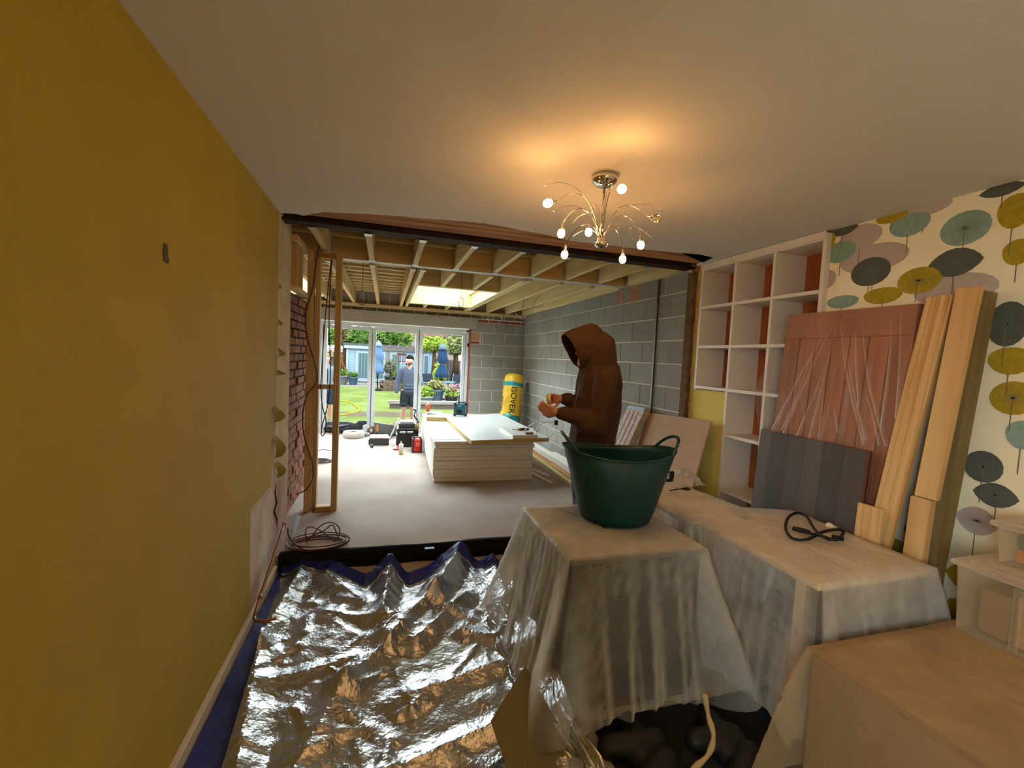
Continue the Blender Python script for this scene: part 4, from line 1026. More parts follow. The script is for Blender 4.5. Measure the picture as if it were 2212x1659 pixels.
# overhanging top board and pieces, from their corners in the photograph
q = [atz(1018, 952, ZT_+.045), atz(1162, 947, ZT_+.045), None, atz(964, 903, ZT_+.045)]
d = (q[3]-q[0]).normalized(); q[3] = q[0]+d*2.0; q[1] = q[0]+(q[1]-q[0]).normalized()*1.0; q[2] = q[1]+d*2.2
Q0 = q
board('insulation_board', 'blue-grey foil board overhanging the front of the insulation stack', q, ZT_+.001, .046, m_pirs)
ZB = ZT_+.048
q = [atz(922, 902, ZT_+.05), atz(963, 903, ZT_+.05), atz(953, 890, ZT_+.05), atz(919, 889, ZT_+.05)]
board('insulation_board', 'small square foam offcut on the far left of the stack', q, ZT_+.001, .06, m_pirs)
z1 = ZB+.042
q = [atz(1108, 940, z1), atz(1161, 940, z1), atz(1150, 924, z1), atz(1080, 922, z1)]
board('insulation_board', 'pale foam offcut at the front right corner of the overhanging board', q, ZB+.001, .04, m_pire)
ZO = ZB+.042
q = [atz(942, 949, ZT_+.002), atz(995, 949, ZT_+.002), atz(990, 941, ZT_+.002), atz(940, 943, ZT_+.002)]
o = slab('paper_leaflet', [Vector((p.x, p.y, ZT_+.001)) for p in q], (0, 0, 1), .001, M('pale_leaflet', S(196, 208, 216), .5)); tag(o, 'pale leaflet lying on the front left of the insulation stack', 'leaflet')
# ------------------------------------------------------------------ site radio
p = atz(994, 899, ZB); x, y = p.x, p.y
rd = thing('site_radio', 'teal and black site radio standing on the foil board', 'radio', (x, y, ZB))
m_tl = M('teal_plastic', S(14, 92, 106), .4)
box('body', x-.085, x+.085, y, y+.13, ZB+.012, ZB+.20, m_tl, rd, .014)
for s in (-1, 1):
    box('corner_guard', x+s*.088-.018, x+s*.088+.018, y-.012, y+.142, ZB, ZB+.045, m_black, rd, .006)
    box('corner_guard', x+s*.088-.018, x+s*.088+.018, y-.012, y+.142, ZB+.17, ZB+.215, m_black, rd, .006)
    box('guard_bar', x+s*.098-.008, x+s*.098+.008, y-.008, y+.008, ZB+.04, ZB+.18, m_dkgrey, rd, .003)
box('carry_handle', x-.09, x+.09, y+.04, y+.08, ZB+.205, ZB+.225, m_black, rd, .006)
lathe('speaker', [(.002, 0), (.036, 0), (.040, .006), (.034, .012), (.002, .010)], (x-.02, y, ZB+.07), m_black, rd, 24, (0, -1, 0))
tube('aerial', [(x-.02, y+.05, ZB+.2), (x-.018, y+.05, ZB+.34)], [.012, .010], m_rubber, rd, 10)
box('logo_strip', x-.05, x+.02, y-.003, y+.001, ZB+.150, ZB+.172, m_tl, rd)
text('lettering', 'makita', .024, M('white_print', S(230, 232, 232), .5), rd, (x-.015, y-.004, ZB+.160), (1, 0, 0), (0, 0, 1))
# spray bottle
p = atz(924, 889, ZT_+.062)
sb = thing('spray_bottle', 'orange plastic bottle with white nozzle on the stack corner', 'bottle', p)
lathe('bottle', [(.030, 0), (.034, .006), (.034, .10), (.026, .12), (.014, .132)], p, M('orange_plastic', S(206, 98, 36), .35), sb, 20)
lathe('nozzle', [(.014, .132), (.016, .15), (.010, .155), (.006, .17)], p, M('white_plastic', S(224, 222, 218), .4), sb, 14)
lathe('cap', [(.007, .168), (.008, .18), (.002, .184)], p, M('red_cap', S(160, 60, 50), .4), sb, 10)
# pliers
p = atz(935, 894, ZT_+.066)
pl = thing('pliers', 'dark pliers lying on the small foam offcut', 'pliers', p)
for s in (-1, 1):
    tube('handle', catmull([p+Vector((-.09, s*.03, .0)), p+Vector((-.04, s*.028, 0)), p+Vector((0, 0, 0)), p+Vector((.05, -s*.008, 0))], 5), [.007]*10+[.006]*3+[.004]*3, m_dkgrey, pl, 8)
# cordless cutter, wood block, strip and white cable on the front offcut
p = atz(1125, 930, ZO)
kn = thing('padsaw', 'black and yellow hand tool lying on the pale foam offcut', 'hand tool', p)
tube('grip', [p+Vector((-.02, 0, .016)), p+Vector((.04, .004, .018)), p+Vector((.11, .008, .016))], [.014, .017, .012], m_black, kn, 10)
tube('yellow_band', [p+Vector((-.045, -.002, .016)), p+Vector((-.018, 0, .016))], [.015, .016], M('yellow_plastic', S(214, 160, 20), .4), kn, 10)
box('blade', p.x-.12, p.x-.04, p.y-.004, p.y+.008, ZO+.012, ZO+.02, m_galv, kn)
p = atz(1143, 938, ZO); o = box('wood_block', p.x-.05, p.x+.05, p.y-.018, p.y+.018, ZO+.001, ZO+.026, m_oldtimber[0], None, .003); tag(o, 'small brown wood block at the front edge of the foam offcut', 'wood block')
wc = [(1133, 929), (1145, 919), (1160, 912), (1180, 910), (1198, 911), (1192, 913), (1172, 914), (1162, 924), (1158, 938), (1163, 947), (1178, 948), (1195, 936), (1202, 922), (1203, 910)]
dep = [5.05, 5.05, 5.0, 5.0, 5.0, 4.98, 4.98, 4.97, 4.96, 4.96, 4.97, 5.0, 5.0, 5.0]
cw = thing('white_flex', 'white flex looping off the insulation stack towards the blockwork', 'flex', aty(1178, 948, 4.96))
tube('flex', catmull([aty(*a, b) for a, b in zip(wc, dep)], 6), .0055, M('white_flex', S(228, 228, 224), .4), cw, 7)
p = aty(1201, 913, 5.0); box('connector', p.x-.025, p.x+.025, p.y-.012, p.y+.012, p.z-.03, p.z+.03, m_black, cw, .006)

# ------------------------------------------------------------------ insulation roll in the corner
bc = Vector((2.20, 7.72, .0)); tc = aty(1112, 812, 7.95); tc.z = 1.17
ax = (tc-bc).normalized(); Lr = (tc-bc).length; R = .185
ro = thing('insulation_roll', 'yellow wrapped insulation roll with teal bands propped in the block corner', 'insulation roll', bc)
m_yl = M('yellow_wrap', S(226, 180, 34), .4, var=.08, vscale=6, bump=.2, bscale=12)
m_tb = M('teal_wrap_band', S(34, 140, 150), .4)
lathe('wrap', [(.08, 0), (R*.96, .01), (R, .05), (R*1.02, .4), (R, .8), (R*1.01, Lr-.1), (R*.93, Lr-.03), (R*.72, Lr), (.03, Lr+.004)], bc, m_yl, ro, 36, ax)
lathe('band', [(R+.003, Lr-.24), (R+.004, Lr-.18), (R+.003, Lr-.165)], bc, m_tb, ro, 36, ax, close=False)
lathe('band', [(R+.004, .12), (R+.004, .42)], bc, m_tb, ro, 36, ax, close=False)
side = ax.cross(Vector((0, 1, 0))).normalized()
fdir = (side*.42-Vector((0, 1, 0))*.9); fdir = (fdir-ax*fdir.dot(ax)).normalized(); rgt = ax.cross(fdir)
def wrap_text(body, size, mat, ang_, h):
    f = (fdir*math.cos(ang_)+rgt*math.sin(ang_)); tang = ax.cross(f)
    return text('lettering', body, size, mat, ro, bc+ax*h+f*(R+.006), -ax, tang, .002)
wrap_text('ISOVER', .155, M('black_print', S(24, 26, 26), .6), .25, .70)
wrap_text('ISOVER', .09, MATS['black_print'], -1.0, .62)
m_gp = M('grey_print', S(150, 150, 110), .6)
for k in range(4): wrap_text('----------', .045, m_gp, -.15-.16*k, .70-.03*k)
f = fdir; lathe('roundel', [(.001, 0), (.06, 0), (.06, .006), (.001, .006)], bc+ax*.40+f*(R+.003), M('pale_teal_print', S(96, 184, 180), .5), ro, 20, f)

# ------------------------------------------------------------------ timber and trunking along the block wall
def strip(name, label, a, b, wd, ht, mat, cat, z=0.003):
    a = Vector((a[0], a[1], z)); b = Vector((b[0], b[1], z)); d = (b-a).normalized(); s = Vector((-d.y, d.x, 0))*wd/2
    o = hexa(name, [a-s, a+s, b+s, b-s], [p+Vector((0, 0, ht)) for p in (a-s, a+s, b+s, b-s)], mat, None, .002); return tag(o, label, cat)
strip('timber_batten', 'long pale timber batten on the floor along the block wall', (2.16, 4.4), (2.18, 7.2), .06, .045, m_pinepale[1], 'batten')
strip('plank_offcut', 'brown plank lying between the batten and the block wall', (2.28, 4.5), (2.27, 7.0), .10, .03, m_oldtimber[1], 'plank')
strip('white_trunking', 'white plastic trunking length lying beside the block wall', (2.44, 4.5), (2.42, 7.1), .10, .07, M('white_trunking', S(224, 220, 210), .4), 'trunking')
strip('white_trunking', 'shorter white trunking piece nearest the block wall', (2.57, 4.6), (2.56, 6.3), .08, .05, MATS['white_trunking'], 'trunking')
a, b = atz(1140, 1016, .01), atz(1193, 1044, .01); strip('foam_strip', 'longer pale foam strip on the floor right of the insulation stack', (a.x, a.y), (b.x, b.y), .05, .012, m_pire, 'offcut')
a, b = atz(1150, 1018, .01), atz(1184, 1033, .01); strip('foam_strip', 'shorter foam strip lying behind the longer strip by the insulation stack', (a.x+.02, a.y+.04), (b.x+.03, b.y+.05), .04, .03, m_pire, 'offcut')

# ------------------------------------------------------------------ boards leaning on the block wall
mb = thing('mdf_board', 'plain brown board with notched corner leaning by the opening', 'board', (2.4, 3.4, FZ))
q = [Vector((2.615, 3.86, .99)), Vector((2.605, 2.98, 1.035)), Vector((2.43, 2.935, .50)), Vector((2.43, 3.035, .485)), Vector((2.33, 3.06, .10)), Vector((2.33, 3.93, .05))]
n = Vector((-1, 0, .33)).normalized()
bm = bmesh.new(); a = [bm.verts.new(p) for p in q]; b = [bm.verts.new(p+n*.016) for p in q]
bm.faces.new(a); bm.faces.new(b[::-1])
for i in range(6): bm.faces.new((a[i], b[i], b[(i+1) % 6], a[(i+1) % 6]))
bm_obj('panel', bm, M('mdf_face', S(180, 140, 104), .75, var=.05, vscale=5, bump=.05), mb)
q0 = [Vector((2.33, 3.06, FZ+.12)), Vector((2.33, 3.93, FZ+.12))]
hexa('lower_edge', [Vector((2.30, 3.05, 0.0)), Vector((2.345, 3.05, 0)), Vector((2.345, 3.93, 0)), Vector((2.30, 3.93, 0))], [Vector((2.315, 3.06, .10)), Vector((2.33, 3.06, .10)), Vector((2.33, 3.93, .05)), Vector((2.315, 3.93, .05))], MATS['mdf_face'], mb)
# striped panel: white slab with red lines
st = thing('heating_panel', 'ragged white slab with three red stripes leaning on blockwork', 'panel', (2.35, 4.1, 0))
TL, TR = atx(1357, 876, 2.55), atx(1394, 881, 2.55); BL, BR = Vector((2.18, TL.y+.12, .03)), Vector((2.18, TR.y+.10, .03))
nn = (TR-TL).cross(BL-TL).normalized(); nn = nn if nn.x > 0 else -nn
m_wslab = M('white_polystyrene', S(214, 204, 192), .8, col2=S(180, 160, 142), vscale=25, bump=.4)
rag = []; N_ = 12
L1 = [TL.lerp(BL, i/N_)+(TR-TL).normalized()*.018*ncol((i, 3), 1.7) for i in range(N_+1)]; R1_ = [TR.lerp(BR, i/N_)+(TR-TL).normalized()*.012*ncol((i, 9), 1.9) for i in range(N_+1)]
vs = [p for pr in zip(L1, R1_) for p in pr]; vs2 = [p+nn*.07 for p in vs]; fs = []
for i in range(N_): fs += [(2*i, 2*i+1, 2*i+3, 2*i+2), (2*i+2*N_+2, 2*i+2+2*N_+2, 2*i+3+2*N_+2, 2*i+1+2*N_+2), (2*i, 2*i+2, 2*i+2+2*N_+2, 2*i+2*N_+2), (2*i+1, 2*i+1+2*N_+2, 2*i+3+2*N_+2, 2*i+3)]
fs += [(0, 2*N_+2, 2*N_+3, 1), (2*N_, 2*N_+1, 4*N_+3, 4*N_+2)]
mesh('slab', vs+vs2, fs, m_wslab, st)
for k in (.25, .5, .75):
    a = TL.lerp(TR, k).lerp(BL.lerp(BR, k), .05); b = BL.lerp(BR, k)
    w_ = (TR-TL).normalized()*.006; hexa('stripe', [a-w_, a+w_, b+w_, b-w_], [p-nn*.003 for p in (a-w_, a+w_, b+w_, b-w_)], M('red_stripe', S(150, 60, 48), .6), st)
w_ = TR-TL; hexa('blue_edge', [TL, TR, TR+(BR-TR)*.03, TL+(BL-TL)*.03], [p-nn*.004 for p in (TL, TR, TR+(BR-TR)*.03, TL+(BL-TL)*.03)], M('blue_grey_edge', S(150, 168, 190), .6), st)
sd = [Vector((2.60, 4.02, .90)), Vector((2.60, 4.14, .92)), Vector((2.32, 4.2, .02)), Vector((2.32, 4.0, .02))]
o = slab('dark_offcut', sd, (1, 0, .2), .02, M('dark_offcut', S(82, 64, 44), .9, var=.3, vscale=15, bump=.5)); tag(o, 'dark dirty offcut board leaning behind the striped slab', 'board')

# ------------------------------------------------------------------ tools by the doors
def fl(x, y, z=0.): return atz(x, y, z)
# black bag
p = fl(742, 938); bag = thing('tool_bag', 'slumped black tool bag behind the big tape roll', 'bag', p)
blob('bag_body', [(p+Vector((-.28, .30, .12)), .07, p+Vector((.05, .30, .10)), .09), (p+Vector((.05, .30, .10)), .09, p+Vector((.28, .28, .07)), .05), (p+Vector((-.3, .2, .06)), .06, p+Vector((0, .12, .08)), .08), (p+Vector((.25, .28, .16)), .05, p+Vector((.42, .28, .17)), .03)], .025, M('black_fabric', S(52, 52, 56), .85, var=.3, vscale=20, bump=.4), bag, 2)
tube('strap', catmull([p+Vector((-.3, .15, .1)), p+Vector((-.1, .05, .12)), p+Vector((.1, .08, .16))], 5), .014, m_black, bag)
# tape roll lying flat
c = fl(763, 947); 
rl = thing('tape_roll', 'large white roll of tape lying flat on the screed', 'tape roll', c)
c = c+Vector((0, .12, 0))
lathe('winding', [(.065, .002), (.165, .002), (.175, .012), (.175, .088), (.165, .10), (.065, .10), (.058, .095), (.058, .006)], c, M('white_tape_winding', S(206, 198, 190), .7, var=.05, vscale=30), rl, 40, close=False)
lathe('core', [(.056, .001), (.056, .099), (.050, .099), (.050, .001)], c, M('cardboard_core', S(120, 92, 66), .8), rl, 30, close=False)
for (x_, y_, r_, lab, mm, ax_) in ((791, 942, .055, 'small grey tape roll lying beside the large white roll', M('grey_tape', S(150, 146, 142), .5), (0, 0, 1)), (800, 938, .075, 'brown tape roll standing on edge by the door leaf', M('brown_tape_roll', S(112, 80, 56), .5), (.5, -.8, .1))):
    c = fl(x_, y_); c.z = r_ if ax_[2] < .5 else .004
    t = thing('tape_roll', lab, 'tape roll', (c.x, c.y, 0))
    lathe('winding', [(r_*.5, 0), (r_, 0), (r_, .05), (r_*.5, .05)], c, mm, t, 24, ax_, close=False)
    lathe('core', [(r_*.5, .05), (r_*.5, 0)], c, MATS['cardboard_core'], t, 20, ax_, close=False)
# open red and black organiser
a, b = fl(797, 963), fl(840, 962)
og = thing('organiser_case', 'black organiser tray with bright red lining on the floor', 'organiser', ((a.x+b.x)/2, a.y, 0))
x0, x1, y0, y1 = a.x, b.x, a.y, a.y+.34
box('tray', x0, x1, y0, y1, .0, .03, m_dkgrey, og, .01)
for (u0, u1, v0, v1) in ((x0, x1, y0, y0+.02), (x0, x1, y1-.02, y1), (x0, x0+.02, y0, y1), (x1-.02, x1, y0, y1)): box('tray_wall', u0, u1, v0, v1, .02, .115, m_dkgrey, og, .006)
m_red = M('red_plastic', S(206, 34, 24), .4)
xm = x0+(x1-x0)*.48
box('red_compartment', x0+.012, xm-.006, y0+.012, y1-.012, .03, .122, m_red, og, .004)
box('red_compartment', xm+.006, x1-.012, y0+.012, y1-.012, .03, .122, m_red, og, .004)
box('divider', xm-.007, xm+.007, y0+.02, y1-.02, .03, .126, M('white_plastic', S(224, 222, 218), .4), og)
box('latch', x0-.02, x0, y0+.05, y0+.12, .02, .09, m_galv, og, .004)
# lid standing open beside it
a, b = fl(856, 955), aty(866, 916, 0+fl(856, 955).y+.35)
q = [Vector((a.x-.1, a.y-.25, .01)), Vector((a.x-.08, a.y+.15, .01)), Vector((a.x+.10, a.y+.45, .36)), Vector((a.x+.06, a.y+.05, .36))]
q = [fl(838, 951), fl(846, 940), aty(868, 903, fl(846, 940).y+.25), aty(861, 903, fl(838, 951).y+.35)]
o = slab('case_lid', q, (.9, -.3, .2), .015, M('clear_grey_lid', S(190, 190, 190), .3)); tag(o, 'pale plastic case lid standing open behind the red organiser', 'lid')
# grey open case
a, b = fl(812, 946), fl(835, 944)
gc = thing('grey_case', 'open grey metal case full of tools below the middle door leaf', 'case', ((a.x+b.x)/2, a.y+.1, 0))
x0, x1, y0, y1 = a.x-.02, a.x+.40, a.y+.18, a.y+.55
box('case_base', x0, x1, y0, y1, 0, .10, m_dkgrey, gc, .01)
hexa('case_lid', [Vector((x0, y0-.02, .06)), Vector((x1, y0-.06, .03)), Vector((x1, y0-.04, .03)), Vector((x0, y0, .06))], [Vector((x0-.03, y0-.10, .26)), Vector((x1-.02, y0-.14, .20)), Vector((x1-.02, y0-.12, .20)), Vector((x0-.03, y0-.08, .26))], M('steel_grey_plate', S(120, 124, 126), .45, .3), gc, .004)
box('handle', x0+.02, x0+.06, y0-.115, y0-.095, .10, .22, m_oldtimber[2], gc, .004)
for k in range(4): tube('tool_handle', [Vector((x0+.08*k+.1, y0+.1, .12)), Vector((x0+.08*k+.35, y0+.32+.02*k, .19+.02*k))], .013, [m_black, m_oldtimber[0], m_dkgrey, M('red_plastic', S(206, 34, 24), .4)][k], gc, 8)
# black tool box with white tray on top
a, b = fl(856, 968), fl(903, 966)
bxt = thing('tool_box', 'tall black tool box with two clasps near the stack', 'tool box', ((a.x+b.x)/2, a.y+.1, 0))
x0, x1, y0, y1 = a.x+.0, b.x-.02, a.y+.05, a.y+.35
box('lower_case', x0, x1, y0, y1, .0, .21, m_black, bxt, .012)
box('upper_case', x0+.005, x1-.005, y0+.005, y1-.005, .213, .30, m_black, bxt, .012)
box('open_tray', x0+.03, x1-.03, y0+.06, y1, .30, .37, m_dkgrey, bxt, .008)
for k in (.3, .65): box('clasp', x0+(x1-x0)*k-.045, x0+(x1-x0)*k+.045, y0-.012, y0, .225, .255, m_galv, bxt, .003)
box('foam_pad', x0+.05, x1-.05, y0+.1, y1-.02, .37, .40, M('white_plastic', S(224, 222, 218), .4), bxt, .006)
# red charger cube
a, b = fl(890, 979), fl(911, 977)
rc = thing('site_heater', 'small red cube-shaped site speaker in a black frame beside the stack', 'speaker', ((a.x+b.x)/2, a.y, 0))
x0, x1, y0, y1 = a.x, b.x, a.y, a.y+.22
box('red_body', x0+.015, x1-.015, y0+.006, y1-.01, .012, .205, m_red, rc, .012)
for (u, v) in ((x0, x0+.018), (x1-.018, x1)): box('guard', u, v, y0, y1, 0, .215, m_black, rc, .006)
box('guard_base', x0, x1, y0, y1, 0, .014, m_black, rc, .004)
box('handle_bar', x0+.02, x1-.02, y0+.05, y0+.08, .222, .24, m_black, rc, .006)
box('handle_post', x0+.02, x0+.04, y0+.05, y0+.08, .2, .23, m_black, rc, .003); box('handle_post', x1-.04, x1-.02, y0+.05, y0+.08, .2, .23, m_black, rc, .003)
box('face_panel', x0+.05, x1-.04, y0-.002, y0+.008, .10, .16, M('pale_red', S(226, 90, 80), .4), rc, .003)
# set square and glue bottle
a, b = fl(847, 972), fl(873, 957)
sq = thing('speed_square', 'red and silver set square tilted on the screed', 'set square', a)
hexa('steel_rule', [Vector((a.x, a.y, .003)), Vector((a.x+.012, a.y-.01, .003)), Vector((b.x+.01, b.y+.1, .06)), Vector((b.x, b.y+.11, .06))], [Vector((a.x, a.y, .012)), Vector((a.x+.012, a.y-.01, .012)), Vector((b.x+.01, b.y+.1, .072)), Vector((b.x, b.y+.11, .072))], m_galv, sq)
hexa('red_stock', [Vector((a.x+.02, a.y-.02, .002)), Vector((a.x+.10, a.y-.03, .002)), Vector((b.x+.01, b.y-.02, .002)), Vector((b.x+.0, b.y+.03, .002))], [Vector((a.x+.02, a.y-.02, .02)), Vector((a.x+.09, a.y-.03, .02)), Vector((b.x+.01, b.y-.02, .07)), Vector((b.x+.0, b.y+.03, .07))], M('dark_red', S(150, 40, 36), .5), sq)
c = fl(866, 982)
gb = thing('glue_bottle', 'white and tan bottle standing in front of the set square', 'bottle', c)
lathe('lower_bottle', [(.028, 0), (.032, .01), (.032, .06)], c, M('tan_label', S(196, 160, 96), .6), gb, 16)
lathe('upper_bottle', [(.032, .06), (.032, .15), (.02, .165), (.012, .17)], c, M('white_plastic', S(224, 222, 218), .4), gb, 16)
lathe('cap', [(.013, .17), (.013, .185), (.004, .20)], c, M('yellow_plastic', S(214, 160, 20), .4), gb, 12)
p = fl(803, 967); o = lathe('grey_ball_weight', [(.002, 0), (.02, .004), (.03, .025), (.022, .05), (.004, .056)], p, m_dkgrey, None, 14); tag(o, 'small grey round weight in front of the organiser', 'weight')
# sealant gun resting upright against the stack
p = fl(908, 962); gx = .545; 
cg = thing('sealant_gun', 'dark sealant gun standing upright against the insulation stack', 'sealant gun', (gx, 7.05, 0))
tube('barrel', [(gx-.02, 7.05, .02), (gx-.03, 7.05, .26), (gx-.02, 7.05, .42)], .024, m_black, cg, 12)
tube('cartridge', [(gx-.03, 7.03, .28), (gx-.028, 7.03, .38)], .028, M('brass_label', S(150, 122, 52), .5), cg, 12)
tube('trigger', catmull([(gx-.02, 7.05, .42), (gx-.08, 7.05, .50), (gx-.06, 7.05, .58), (gx-.10, 7.05, .60)], 5), .012, m_black, cg, 8)
tube('rod', [(gx-.02, 7.05, .42), (gx-.015, 7.05, .62)], .005, m_galv, cg, 6)
# ------------------------------------------------------------------ cable coils on the floor
def coil(name, label, c, R_, n, mat, r, up=(), seed=1):
    rr = random.Random(seed); t = thing(name, label, 'cable coil', c); pts = []
    for k in range(n*12+1):
        a = k/12*2*math.pi; q = R_*(1+.12*math.sin(a*.37+seed)+rr.uniform(-.02, .02))
        pts.append(c+Vector((q*math.cos(a), q*.62*math.sin(a), r+.006*(k/12)+.01*math.sin(a*.61))))
    tube('windings', catmull(pts, 2), r, mat, t, 5)
    for L in up: tube('loose_loop', catmull(L, 6), r, mat, t, 5)
    return t
c = fl(688, 1178)
coil('cable_coil', 'loose coil of red-brown cable on the slab near the left wall', c, .20, 6, m_twin, .0045, [[aty(*q, 3.55) for q in [(664, 1180), (660, 1150), (668, 1138), (690, 1145), (718, 1165), (728, 1172)]], [aty(*q, 3.6) for q in [(668, 1165), (690, 1138), (712, 1128), (730, 1136), (734, 1152), (724, 1168)]], [aty(*q, 3.5) for q in [(676, 1156), (700, 1146), (718, 1134), (730, 1158)]], [aty(*q, 3.42) for q in [(622, 1140), (623, 1155), (632, 1172), (650, 1184), (672, 1190)]]], 3)
c = fl(686, 998)
coil('cable_coil', 'small coil of grey cable on the floor seen between the studs', c, .16, 4, M('grey_flex', S(96, 84, 78), .6), .006, [[fl(672, 985)+Vector((0, 0, .01)), fl(690, 975)+Vector((0, 0, .02)), fl(716, 974)+Vector((0, 0, .01))]], 6)
# rubbish at the foot of the brick stub
p = fl(633, 1140, .05)
o = slab('blue_wrapper', [fl(628, 1165, .02), fl(640, 1150, .01), fl(650, 1115, .10), fl(638, 1112, .14)], (.6, -.4, .5), .006, M('pale_blue_wrapper', S(176, 192, 214), .5, bump=.3)); tag(o, 'crumpled pale blue wrapper at the foot of the left reveal', 'wrapper')
# ================================================================== people
def hand_segs(wr, d, nrm, curl, thumb_side, s=1.0):
    # wrist point, pointing direction, palm normal (towards the palm), finger curl per joint, side of the thumb (+1/-1)
    d = Vector(d).normalized(); n = Vector(nrm); n = (n-d*n.dot(d)).normalized(); side = d.cross(n).normalized()*thumb_side
    wr = Vector(wr); out = []
    pc = wr+d*.088*s
    out.append((wr, .021*s, wr+d*.03*s, .024*s))
    for k, (o_, ln) in enumerate(((.029, .076), (.010, .086), (-.010, .080), (-.028, .062))):
        base = pc+side*o_*s
        out.append((wr+d*.02*s+side*o_*.5*s, .013*s, base, .0105*s))
        p = base; a = curl*.6; L = ln*s
        for j, f in enumerate((.45, .30, .25)):
            dv = (d*math.cos(a)+n*math.sin(a)).normalized(); q = p+dv*L*f
            out.append((p, .0095*s-.0008*j*s, q, .009*s-.0009*j*s)); p = q; a += curl
    tb = wr+d*.03*s+side*.026*s
    t1 = tb+(d*.6+side*.7+n*.35).normalized()*.036*s; t2 = t1+(d*.85+side*.15+n*.5).normalized()*.030*s; t3 = t2+(d*.8-side*.1+n*.6).normalized()*.022*s
    out += [(wr+d*.012*s+side*.010*s, .016*s, tb, .013*s), (tb, .0125*s, t1, .011*s), (t1, .011*s, t2, .010*s), (t2, .010*s, t3, .008*s)]
    return out
def fingernails(*a): pass

# --- hooded worker behind the cabinet
Yc, Yn, Yf = 2.78, 2.60, 2.97
P_ = lambda x, y, Y_: aty(x, y, Y_)
fx, fy = P_(1280, 960, Yc).x, Yc
wk = thing('person', 'person in dark brown hooded top looking down at their hands, behind the tub', 'person', (fx, fy, FZ))
m_hood = M('brown_sweatshirt', S(76, 50, 34), .95, var=.10, vscale=30, bump=.35, bscale=55)
m_trs = M('grey_work_trousers', S(70, 70, 72), .9, var=.1, vscale=20, bump=.3)
hd = P_(1279, 754, Yc)
w1 = P_(1208, 893, 2.63); e1 = P_(1293, 915, Yn); s1 = P_(1310, 818, Yn+.01)
w2 = P_(1216, 862, 2.90); e2_ = P_(1272, 890, Yf); s2 = P_(1296, 815, Yf-.02)
hpz = .84+FZ+.12
body = [(hd, .088, hd+Vector((-.02, 0, -.045)), .075), (hd+Vector((.02, 0, .02)), .095, hd+Vector((.03, 0, 0)), .09),
        (hd+Vector((-.088, 0, -.005)), .012, hd+Vector((-.112, 0, -.035)), .015), (hd+Vector((-.06, 0, -.10)), .045, hd+Vector((-.03, 0, -.07)), .055),
        (hd+Vector((-.092, 0, -.072)), .012, hd+Vector((-.088, 0, -.075)), .014),
        (hd+Vector((.0, .082, -.01)), .015, hd+Vector((.0, .08, -.04)), .012), (hd+Vector((.0, -.082, -.01)), .015, hd+Vector((.0, -.08, -.04)), .012),
        (hd+Vector((.04, 0, -.06)), .06, P_(1298, 800, Yc), .065), (P_(1294, 825, Yc), .12, P_(1282, 950, Yc), .12),
        (s1, .05, e1, .04), (e1, .04, w1, .026), (s2, .05, e2_, .04), (e2_, .04, w2, .026)]
hip = P_(1280, 960, Yc)
for s, fo_ in ((-1, -.06), (1, .08)):
    hj = hip+Vector((0, s*.09, -.02)); kn_ = Vector((hip.x+fo_*.6-.03, fy+s*.10, .40)); an = Vector((hip.x+fo_, fy+s*.10, FZ+.09))
    body += [(hj, .08, kn_, .055), (kn_, .055, an, .038), (an, .04, an+Vector((-.14, 0, -.05)), .035), (an+Vector((.02, 0, -.05)), .037, an+Vector((-.1, 0, -.052)), .036)]
body += hand_segs(w1, (-.9, .25, .28), (.1, .9, .35), .62, 1, 1.0)
body += hand_segs(w2, (-.95, -.2, .05), (.1, -.9, -.25), .62, -1, 1.0)
blob('body', body, .0058, m_skin, wk, 3)
hdy = [(P_(1294, 822, Yc), .155, P_(1290, 885, Yc), .165, (1, 1.22, 1)), (P_(1290, 885, Yc), .165, P_(1278, 955, Yc), .160, (1, 1.2, 1)),
       (P_(1278, 955, Yc), .160, P_(1278, 985, Yc), .155, (1, 1.15, 1)), (P_(1304, 806, Yc), .115, P_(1300, 830, Yc), .14, (1, 1.3, 1)),
       (s1, .088, e1, .072), (e1, .074, w1+Vector((.03, 0, 0)), .047), (w1+Vector((.04, 0, 0)), .05, w1+Vector((.012, 0, 0)), .043),
       (s2, .088, e2_, .070), (e2_, .072, w2+Vector((.03, 0, 0)), .047), (w2+Vector((.04, 0, 0)), .05, w2+Vector((.012, 0, 0)), .043),
       (e1+Vector((.01, -.0, -.02)), .066, P_(1262, 918, Yn), .060), (P_(1262, 905, Yn+.05), .05, P_(1290, 890, Yn+.06), .07)]
hoodie = blob('hooded_top', hdy, .010, m_hood, wk, 4)
tube('hem_rib', [P_(1278, 990, Yc)+Vector((.158*math.cos(a*math.pi/16), .185*math.sin(a*math.pi/16), 0)) for a in range(32)], .014, m_hood, hoodie, 8, True)
hs = [(P_(1292, 752, Yc), .125, P_(1262, 742, Yc), .118, (1, .98, 1)), (P_(1262, 742, Yc), .118, P_(1236, 742, Yc), .095, (1, 1, 1)), (P_(1276, 724, Yc), .085, P_(1240, 733, Yc), .075, (1, 1.1, 1)), (P_(1262, 760, Yc), .115, P_(1250, 765, Yc), .09, (1, 1, 1)),
      (P_(1292, 752, Yc), .125, P_(1298, 790, Yc), .115, (1, 1.1, 1)), (P_(1272, 775, Yc), .09, P_(1285, 800, Yc), .10, (1, 1.1, 1)), (P_(1300, 800, Yc), .10, P_(1314, 806, Yc), .07, (1, 1.3, 1))]
c0 = P_(1219, 727, Yc); c1 = P_(1244, 782, Yc); dcut = (c1-c0).normalized(); ncut = Vector((dcut.z, 0, -dcut.x)); ncut = ncut if ncut.x < 0 else -ncut
hood = blob('hood', hs, .009, m_hood, wk, 4, [(c0, ncut)])
